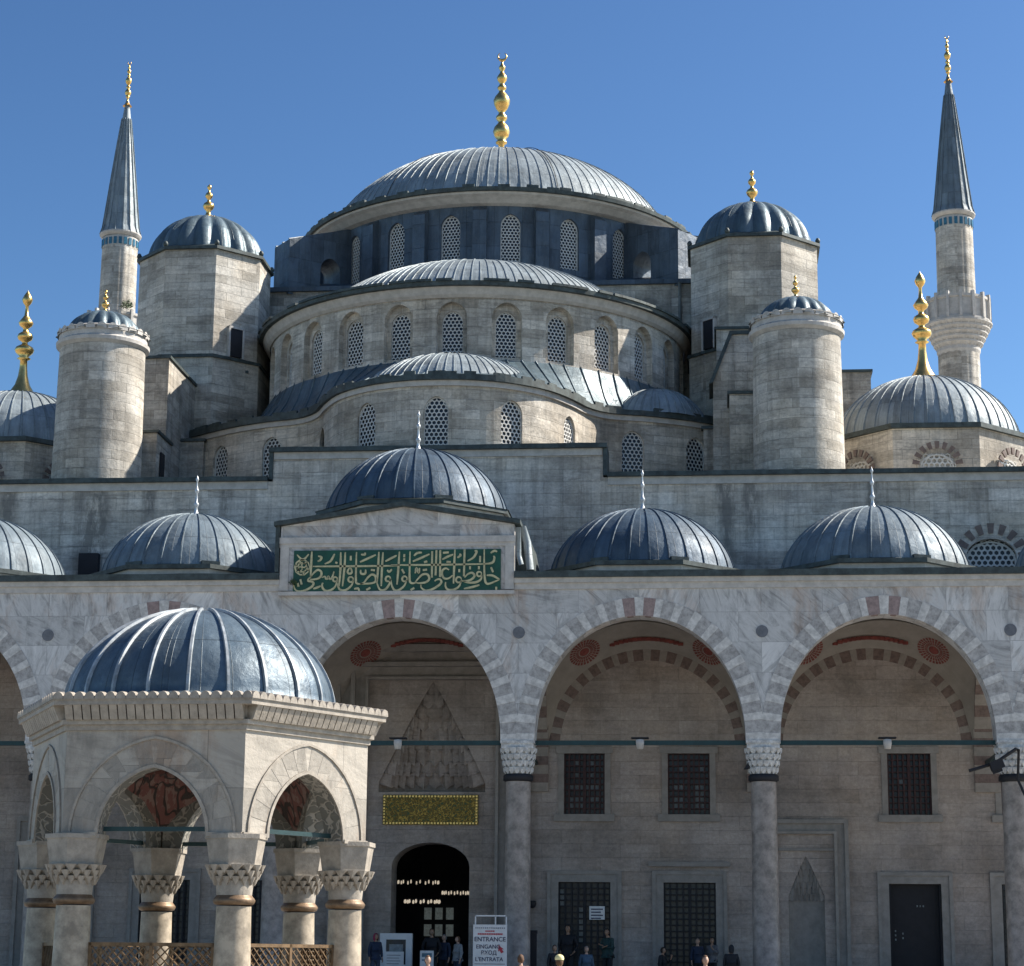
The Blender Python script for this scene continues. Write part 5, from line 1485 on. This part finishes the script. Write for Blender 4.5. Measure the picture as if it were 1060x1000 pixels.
# floodlight on the right column, loudspeakers at two capitals
bx, bz = at(1030, 790, 65.3)
fl = thing('floodlight', 'dark floodlight on a bracket arm by the rightmost capital', 'floodlight', (bx, 65.3, bz))
mb = MB(); a = at(1003, 798, 65.3); b = at(1052, 775, 65.3); mb.tube([(a[0], 65.3, a[1]), (bx, 65.3, bz), (b[0], 65.4, b[1]), (b[0] + .15, 65.9, b[1])], .05); mb.build('arm', M['iron'], fl)
mb = MB(); mb.box(-.2, .2, -.15, .15, -.14, .14, M=Matrix.Translation((bx + .05, 65.3, bz - .05)) @ Matrix.Rotation(-.35, 4, 'Y')); mb.box(-.14, .14, -.1, .1, -.3, -.12, M=Matrix.Translation((bx - .02, 65.3, bz - .0)) @ Matrix.Rotation(-.35, 4, 'Y')); mb.build('lamp_head', M['iron'], fl)
mb = MB(); mb.tube([(b[0] + .1, 65.5, b[1]), (b[0] + .05, 65.6, b[1] - .9), (b[0] + .35, 65.7, b[1] - 1.6)], .04); mb.build('cable', M['iron'], fl)
for k, (px, lab) in enumerate(((776, 'small dark loudspeaker hung left of the middle arcade capital'),)):
    bx, bz = at(px, 790, 66.3)
    t = thing('loudspeaker', lab, 'loudspeaker', (bx, 66.3, bz))
    mb = MB(); mb.prism_y([(bx - .18, bz - .18), (bx + .12, bz - .18), (bx + .12, bz + .26)], 66.2, 66.45); mb.build('horn', M['iron'], t)
    mb = MB(); mb.box(bx + .12, bx + .3, 66.28, 66.36, bz - .05, bz + .0); mb.build('bracket', M['iron'], t)
# chandeliers in the prayer hall
for k, (px, py, Y, lab) in enumerate(((433, 914, 78.5, 'ring of small hall lamps seen high through the left of the doorway'), (437, 934, 76.2, 'ring of bright glass lamps seen low through the left of the doorway'), (472, 925, 77.5, 'ring of small lamps seen through the right of the doorway'))):
    x, z = at(px, py, Y)
    t = thing('chandelier', lab, 'chandelier', (x, Y, z), 'ring chandeliers inside the doorway')
    n = 14; rr = (.75, .62, .5)[k]
    mb = MB(); mb.tube([(x + rr * math.cos(2 * PI * i / 24), Y + rr * math.sin(2 * PI * i / 24), z + .1) for i in range(25)], .015, 5); mb.tube([(x, Y, z + .1), (x, Y, 9.9)], .012, 5)
    for q in range(4): mb.tube([(x, Y, z + .9), (x + rr * math.cos(q * PI / 2), Y + rr * math.sin(q * PI / 2), z + .1)], .008, 4)
    mb.build('ring', M['iron'], t)
    for i in range(n):
        mb = MB(); a = 2 * PI * i / n; s = .026 if k != 1 else .036
        mb.lathe([(0, 0), (s, .03), (s * 1.1, .08), (s * .6, .14)], x + rr * math.cos(a), Y + rr * math.sin(a), 8, z=z - .05)
        mb.build('lamp_glass', M['lamp'], t)

# ================================================================== PEOPLE
def skin_mesh(nodes, edges, sub=1):
    """nodes: list of (xyz, rx, ry) -> evaluated skin-modifier mesh"""
    me = bpy.data.meshes.new('sk'); bm = bmesh.new(); lay = bm.verts.layers.skin.verify()
    vs = []
    for i, (co, rx, ry) in enumerate(nodes):
        v = bm.verts.new(co); v[lay].radius = (rx, ry); v[lay].use_root = (i == 0); vs.append(v)
    for a, b in edges: bm.edges.new((vs[a], vs[b]))
    bm.to_mesh(me); bm.free()
    o = bpy.data.objects.new('sk', me); COL.objects.link(o)
    sk = o.modifiers.new('s', 'SKIN'); sk.use_smooth_shade = True
    ss = o.modifiers.new('b', 'SUBSURF'); ss.levels = sub; ss.render_levels = sub
    bpy.context.view_layer.update()
    out = bpy.data.meshes.new_from_object(o.evaluated_get(bpy.context.evaluated_depsgraph_get()))
    bpy.data.objects.remove(o); bpy.data.meshes.remove(me)
    return out
def pmat(name, c, rough=.8): return plain(name, c, rough, var=.18, sc=9, bmp=.004)
skinm = pmat('skin', (.42, .26, .19), .55); skin2 = pmat('tanned skin', (.30, .18, .12), .55)
HAIR = {'dark': pmat('dark hair', (.018, .013, .010)), 'brown': pmat('brown hair', (.10, .05, .025)), 'grey': pmat('grey hair', (.2, .19, .18))}
eyem = plain('eyes', (.02, .015, .01), .3, bmp=0)
CL = {}
def cloth(name, c):
    if name not in CL: CL[name] = pmat(name, c)
    return CL[name]
def person(x, y, z0, rz, H, coat, legs, label, hair='dark', pose='stand', scarf=None, hood=None, cap=None, longcoat=False):
    k = H / 1.72
    root = thing('person', label, 'person', (x, y, z0), 'visitors at the portico')
    def W(me):
        me.transform(Matrix.Translation((x, y, z0)) @ Matrix.Rotation(rz, 4, 'Z') @ Matrix.Scale(k, 4)); return me
    # local: facing -Y
    arms = {}
    for s in (-1, 1):
        sh = (s * .185, .01, 1.40)
        if pose == 'crossed': el = (s * .25, -.06, 1.14); wr = (-s * .02, -.24, 1.19 + .03 * s); hd = (-s * .10, -.22, 1.21 + .03 * s)
        elif pose == 'phone' and s > 0: el = (s * .24, -.08, 1.15); wr = (s * .12, -.28, 1.32); hd = (s * .08, -.31, 1.40)
        elif pose == 'pocket': el = (s * .29, .06, 1.14); wr = (s * .21, -.07, .95); hd = (s * .17, -.10, .90)
        else: el = (s * .235, .02, 1.13); wr = (s * .25, -.04, .90); hd = (s * .25, -.06, .82)
        arms[s] = (sh, el, wr, hd)
    nodes = [((0, 0, .93), .13, .10), ((0, 0, 1.12), .115, .09), ((0, .01, 1.30), .14, .10), ((0, .015, 1.43), .075, .06), ((0, 0, 1.50), .052, .052), ((0, -.01, 1.56), .055, .06)]
    ed = [(0, 1), (1, 2), (2, 3), (3, 4), (4, 5)]
    for s in (-1, 1):
        sh, el, wr, hd = arms[s]; b = len(nodes)
        nodes += [(sh, .055, .055), (el, .04, .04), (wr, .026, .026), (hd, .036, .018)]; ed += [(2, b), (b, b + 1), (b + 1, b + 2), (b + 2, b + 3)]
        d = (Vector(hd) - Vector(wr)).normalized(); side = Vector((0, 1, 0)) if abs(d.y) < .8 else Vector((1, 0, 0)); side = (side - d * side.dot(d)).normalized(); curl = d.cross(side) * -s
        for q, ln in enumerate((.070, .080, .074, .058)):
            root_ = Vector(hd) + side * ((q - 1.5) * .020) + d * .02; m1 = root_ + d * ln * .55; m2 = m1 + (d * .6 + curl * .6).normalized() * ln * .5
            c = len(nodes); nodes += [(tuple(m1), .009, .009), (tuple(m2), .008, .008)]; ed += [(b + 3, c), (c, c + 1)]
        th = Vector(wr).lerp(Vector(hd), .5); m1 = th + (side * -1 + d * .8).normalized() * .045; c = len(nodes); nodes += [(tuple(m1), .011, .011), (tuple(m1 + d * .03), .009, .009)]; ed += [(b + 3, c), (c, c + 1)]
        b = len(nodes)
        nodes += [((s * .095, 0, .86), .09, .09), ((s * .11, -.01, .48), .058, .06), ((s * .12, .02, .09), .038, .042), ((s * .13, -.12, .04), .042, .03)]; ed += [(0, b), (b, b + 1), (b + 1, b + 2), (b + 2, b + 3)]
    me = skin_mesh(nodes, ed)
    # head joined into the same mesh
    bm = bmesh.new(); bm.from_mesh(me)
    hb = bmesh.ops.create_icosphere(bm, subdivisions=3, radius=1)['verts']
    for v in hb:
        p = v.co; X, Y_, Z_ = p.x * .078, p.y * .096, p.z * .115
        if Z_ < 0: X *= 1 - .25 * (-Z_ / .115); Y_ *= 1 - .12 * (-Z_ / .115)
        if p.y < -.75 and abs(p.x) < .22 and -.42 < p.z < .12: Y_ -= .022 * (1 - abs(p.x) / .22) * (1 if p.z < -.15 else .5)
        if p.y < -.6 and .25 > p.z > .05 and .2 < abs(p.x) < .55: Y_ += .008
        if abs(p.x) > .93 and abs(p.z) < .25 and abs(p.y) < .3: X *= 1.14
        v.co = Vector((X, Y_ - .015, Z_ + 1.62))
    nf = len(bm.faces)
    for ex_ in (-.03, .03):
        e = bmesh.ops.create_icosphere(bm, subdivisions=1, radius=.011)['verts']
        for v in e: v.co += Vector((ex_, -.098, 1.632)); 
        for f in set(f for v in e for f in v.link_faces): f.material_index = 1
    mth = [bm.verts.new(c) for c in ((-.024, -.104, 1.572), (.024, -.104, 1.572), (.016, -.107, 1.564), (-.016, -.107, 1.564))]
    f = bm.faces.new(mth); f.material_index = 1
    bm.to_mesh(me); bm.free()
    me.materials.clear(); me.materials.append(skinm if hair != 'dark' else skin2); me.materials.append(eyem)
    for p in me.polygons: p.use_smooth = True
    obj('body', W(me), root)
    # hair / scarf / hood
    bm = bmesh.new(); hv = bmesh.ops.create_icosphere(bm, subdivisions=3, radius=1)['verts']
    dl = []
    for v in hv:
        p = v.co.copy()
        covered = (p.y > -.35 or p.z > .55 or (scarf or hood) and (abs(p.x) > .62)) and (p.z > -.75 or scarf or hood)
        g = 1.10 + (.10 if (scarf or hood) else 0) + .03 * math.sin(p.x * 9) * math.sin(p.z * 7)
        v.co = Vector((p.x * .078 * g, p.y * .096 * g - .010, p.z * .115 * g + 1.625 - (.04 if p.z < 0 and (scarf or hood) else 0)))
        if not covered: dl.append(v)
    bmesh.ops.delete(bm, geom=dl, context='VERTS')
    me = bpy.data.meshes.new('hair'); bm.to_mesh(me); bm.free()
    me.materials.append(cloth(*scarf) if scarf else cloth(*hood) if hood else HAIR[hair])
    for p in me.polygons: p.use_smooth = True
    obj('headscarf' if scarf else 'hood' if hood else 'hair', W(me), root)
    if cap:
        mb = MB(); mb.lathe([(.10, 0), (.105, .05), (.08, .10), (.03, .125), (0, .13)], 0, -.01, 20, z=1.66); mb.face([(.08 * math.cos(t), -.09 - .08 * math.sin(t), 1.668) for t in [PI * i / 8 for i in range(9)]])
        c = mb.build('cap', cloth(*cap), root); W(c.data)
    # coat and trousers follow the same skeleton
    g = .028
    hem = .62 if longcoat else .84
    cn = [((0, .0, 1.0), .155 + g, .12 + g), ((0, 0, 1.15), .13 + g, .105 + g), ((0, .01, 1.31), .15 + g, .11 + g), ((0, .015, 1.43), .10, .085), ((0, .01, 1.485), .068, .066), ((0, 0, hem), .165 + g, .135 + g)]
    ce = [(0, 1), (1, 2), (2, 3), (3, 4), (0, 5)]
    for s in (-1, 1):
        sh, el, wr, hd = arms[s]; b = len(cn)
        wr2 = tuple(Vector(el).lerp(Vector(wr), .92)); cn += [(sh, .078, .078), (el, .062, .062), (wr2, .045, .045)]; ce += [(2, b), (b, b + 1), (b + 1, b + 2)]
    me = skin_mesh(cn, ce); me.materials.clear(); me.materials.append(cloth(*coat)); obj('coat', W(me), root)
    tn = [((0, 0, .92), .14, .12)]; te = []
    for s in (-1, 1):
        b = len(tn); tn += [((s * .095, 0, .85), .105, .105), ((s * .11, -.01, .48), .078, .08), ((s * .12, .02, .11), .062, .066)]; te += [(0, b), (b, b + 1), (b + 1, b + 2)]
    me = skin_mesh(tn, te); me.materials.clear(); me.materials.append(cloth(*legs)); obj('trousers', W(me), root)
    sn = MB()
    for s in (-1, 1): sn.tube([(s * .12, .06, .05), (s * .12, 0, .06), (s * .13, -.10, .045), (s * .135, -.17, .035)], [.045, .055, .05, .03], 8)
    o = sn.build('shoes', cloth('black shoes', (.02, .02, .02)), root); W(o.data)
    return root
black = ('black wool', (.012, .012, .016)); navy = ('navy cloth', (.012, .022, .05)); teal_c = ('dark green parka', (.015, .045, .045)); grey_c = ('grey cloth', (.12, .12, .13)); jean = ('denim', (.03, .045, .08))
def pp(px, py, Y, z0, **kw):
    x, z = at(px, py, Y); H = z - z0
    return person(x, Y, z0, H=min(1.9, max(1.5, H)), **kw)
pp(389, 967, 68.0, .9, rz=.6, coat=navy, legs=jean, scarf=('magenta scarf', (.28, .02, .07)), label='woman in magenta headscarf and navy coat beside the fountain column')
pp(447, 962, 71.8, .9, rz=.2, coat=black, legs=black, label='dark clad person in the portal doorway, left of the pair', pose='pocket')
pp(460, 968, 72.2, .9, rz=-.5, coat=navy, legs=black, label='person in navy at the centre of the doorway', hair='grey')
pp(474, 974, 70.5, .9, rz=-.9, coat=('pale striped jacket', (.25, .26, .27)), legs=jean, label='person in a pale jacket at the right door jamb', hair='brown')
pp(443, 990, 57.0, 0, rz=.1, coat=('cream jacket', (.5, .46, .4)), legs=jean, label='brown haired person standing in the sun before the small information sign', hair='brown')
pp(539, 989, 59.0, 0, rz=2.9, coat=('tan jacket', (.25, .15, .09)), legs=jean, label='brown haired person below the portal column', hair='brown')
pp(574, 981, 66.2, .62, rz=.5, coat=black, legs=black, label='dark haired person in black left of the lower window', hair='dark')
pp(579, 991, 50.0, 0, rz=3.0, coat=('yellow top', (.6, .52, .2)), legs=jean, cap=('pale yellow cap', (.75, .68, .35)), label='person wearing a pale yellow cap at the bottom edge', hair='brown')
pp(588, 957, 71.5, .9, rz=-.2, coat=black, legs=black, label='person in black standing before the left of the lower window', pose='pocket')
pp(607, 981, 67.2, .6, rz=.3, coat=('steel blue jacket', (.05, .09, .14)), legs=jean, label='person in steel blue jacket between two taller people at the window', hair='grey')
pp(629, 962, 71.2, .9, rz=-.7, coat=teal_c, legs=black, label='person with crossed arms in a dark green parka right of the window', pose='crossed')
pp(686, 982, 70.0, .6, rz=1.2, coat=black, legs=black, label='person in black turned sideways under the second lower window', pose='phone')
pp(722, 972, 71.8, .9, rz=.3, coat=navy, legs=black, label='person in navy before the second lower window, left of the pair', hair='grey')
pp(737, 971, 72.0, .9, rz=-.3, coat=grey_c, legs=black, label='person in grey before the second lower window, right of the pair', pose='phone')
pp(730, 990, 56.0, 0, rz=.2, coat=('tan coat', (.3, .2, .13)), legs=jean, label='sunlit dark haired person below the second lower window', hair='brown')
pp(757, 979, 66.0, .6, rz=3.1, coat=black, legs=black, hood=black, label='hooded person in black beside the middle column', longcoat=True)

# small weeds rooted in the masonry
leaf = plain('weed leaves', (.05, .085, .03), .7, var=.4, sc=9, bmp=0)
for (px, py, Y, lab, sz) in ((131, 317, 109.2, 'small green bush growing on the balcony of the left minaret', .55), (303, 604, 65.7, 'tuft of weeds at the left foot of the green panel', .22)):
    x, z = at(px, py, Y)
    t = thing('wild_plant', lab, 'plant', (x, Y, z))
    mb = MB()
    for i in range(150):
        u, v = random.uniform(0, 2 * PI), random.random() ** .5 * sz
        p = Vector((x + v * math.cos(u) * .6, Y + v * math.sin(u) * .4, z + random.uniform(-.3, .8) * sz * (1.2 - v / sz)))
        d = Vector((random.uniform(-1, 1), random.uniform(-1, 1), random.uniform(-.4, 1))).normalized() * .09 * (sz / .4); e = d.orthogonal().normalized() * .03 * (sz / .4)
        mb.face([p, p + d * .5 + e, p + d, p + d * .5 - e])
    mb.build('foliage', leaf, t)
    mb = MB()
    for i in range(6): mb.tube([(x, Y, z - .3 * sz), (x + random.uniform(-.3, .3) * sz, Y + random.uniform(-.2, .2) * sz, z + .6 * sz)], .008, 4)
    mb.build('stem', M['ray'], t)

# ================================================================== LIGHT, SKY, CAMERA
SUN_AZ, SUN_EL = R(20), R(41)
S = Vector((math.cos(SUN_EL) * math.cos(SUN_AZ), math.cos(SUN_EL) * math.sin(SUN_AZ), math.sin(SUN_EL)))
sl = bpy.data.lights.new('sun', 'SUN'); sl.energy = 4.6; sl.angle = R(.5); sl.color = (1.0, .92, .81)
so = bpy.data.objects.new('sun', sl); COL.objects.link(so); so.rotation_euler = S.to_track_quat('Z', 'Y').to_euler()
w = bpy.data.worlds.new('World'); scene.world = w; w.use_nodes = True
nt = w.node_tree; bg = nt.nodes['Background']
sky = nt.nodes.new('ShaderNodeTexSky'); sky.sky_type = 'NISHITA'; sky.sun_disc = False
sky.sun_elevation = SUN_EL; sky.sun_rotation = PI / 2 - SUN_AZ
sky.altitude = 50; sky.air_density = 1.0; sky.dust_density = .8; sky.ozone_density = 3.0
gm = nt.nodes.new('ShaderNodeGamma'); gm.inputs[1].default_value = 1.5; nt.links.new(sky.outputs[0], gm.inputs[0])
hs = nt.nodes.new('ShaderNodeHueSaturation'); hs.inputs['Value'].default_value = .62; hs.inputs['Saturation'].default_value = 1.0; nt.links.new(gm.outputs[0], hs.inputs['Color'])
tint = nt.nodes.new('ShaderNodeMix'); tint.data_type = 'RGBA'; tint.blend_type = 'MULTIPLY'; tint.inputs[0].default_value = 1; tint.inputs[7].default_value = (.95, 1.035, 1.0, 1); nt.links.new(hs.outputs[0], tint.inputs[6])
nt.links.new(tint.outputs[2], bg.inputs[0]); bg.inputs[1].default_value = .05

cd = bpy.data.cameras.new('camera'); co = bpy.data.objects.new('camera', cd); COL.objects.link(co)
f_ = 2200.; ROLL = .009
p = math.atan(493 / f_); psi = math.atan(220 * math.cos(p) / f_)
fw = Vector((-math.sin(psi) * math.cos(p), math.cos(psi) * math.cos(p), math.sin(p)))
r0 = Vector((math.cos(psi), math.sin(psi), 0)); u0 = r0.cross(fw)
c, s = math.cos(ROLL), math.sin(ROLL); rr = r0 * c + u0 * s; uu = -r0 * s + u0 * c
Mx = Matrix((rr, uu, -fw)).transposed().to_4x4(); Mx.translation = (10., 0, 1.7)
co.matrix_world = Mx
cd.sensor_fit = 'HORIZONTAL'; cd.sensor_width = 36; cd.lens = 36 * f_ / 1060; cd.clip_start = .1; cd.clip_end = 3000
scene.camera = co
scene.view_settings.view_transform = 'Standard'; scene.view_settings.look = 'None'; scene.view_settings.gamma = 1; scene.view_settings.exposure = 1.1
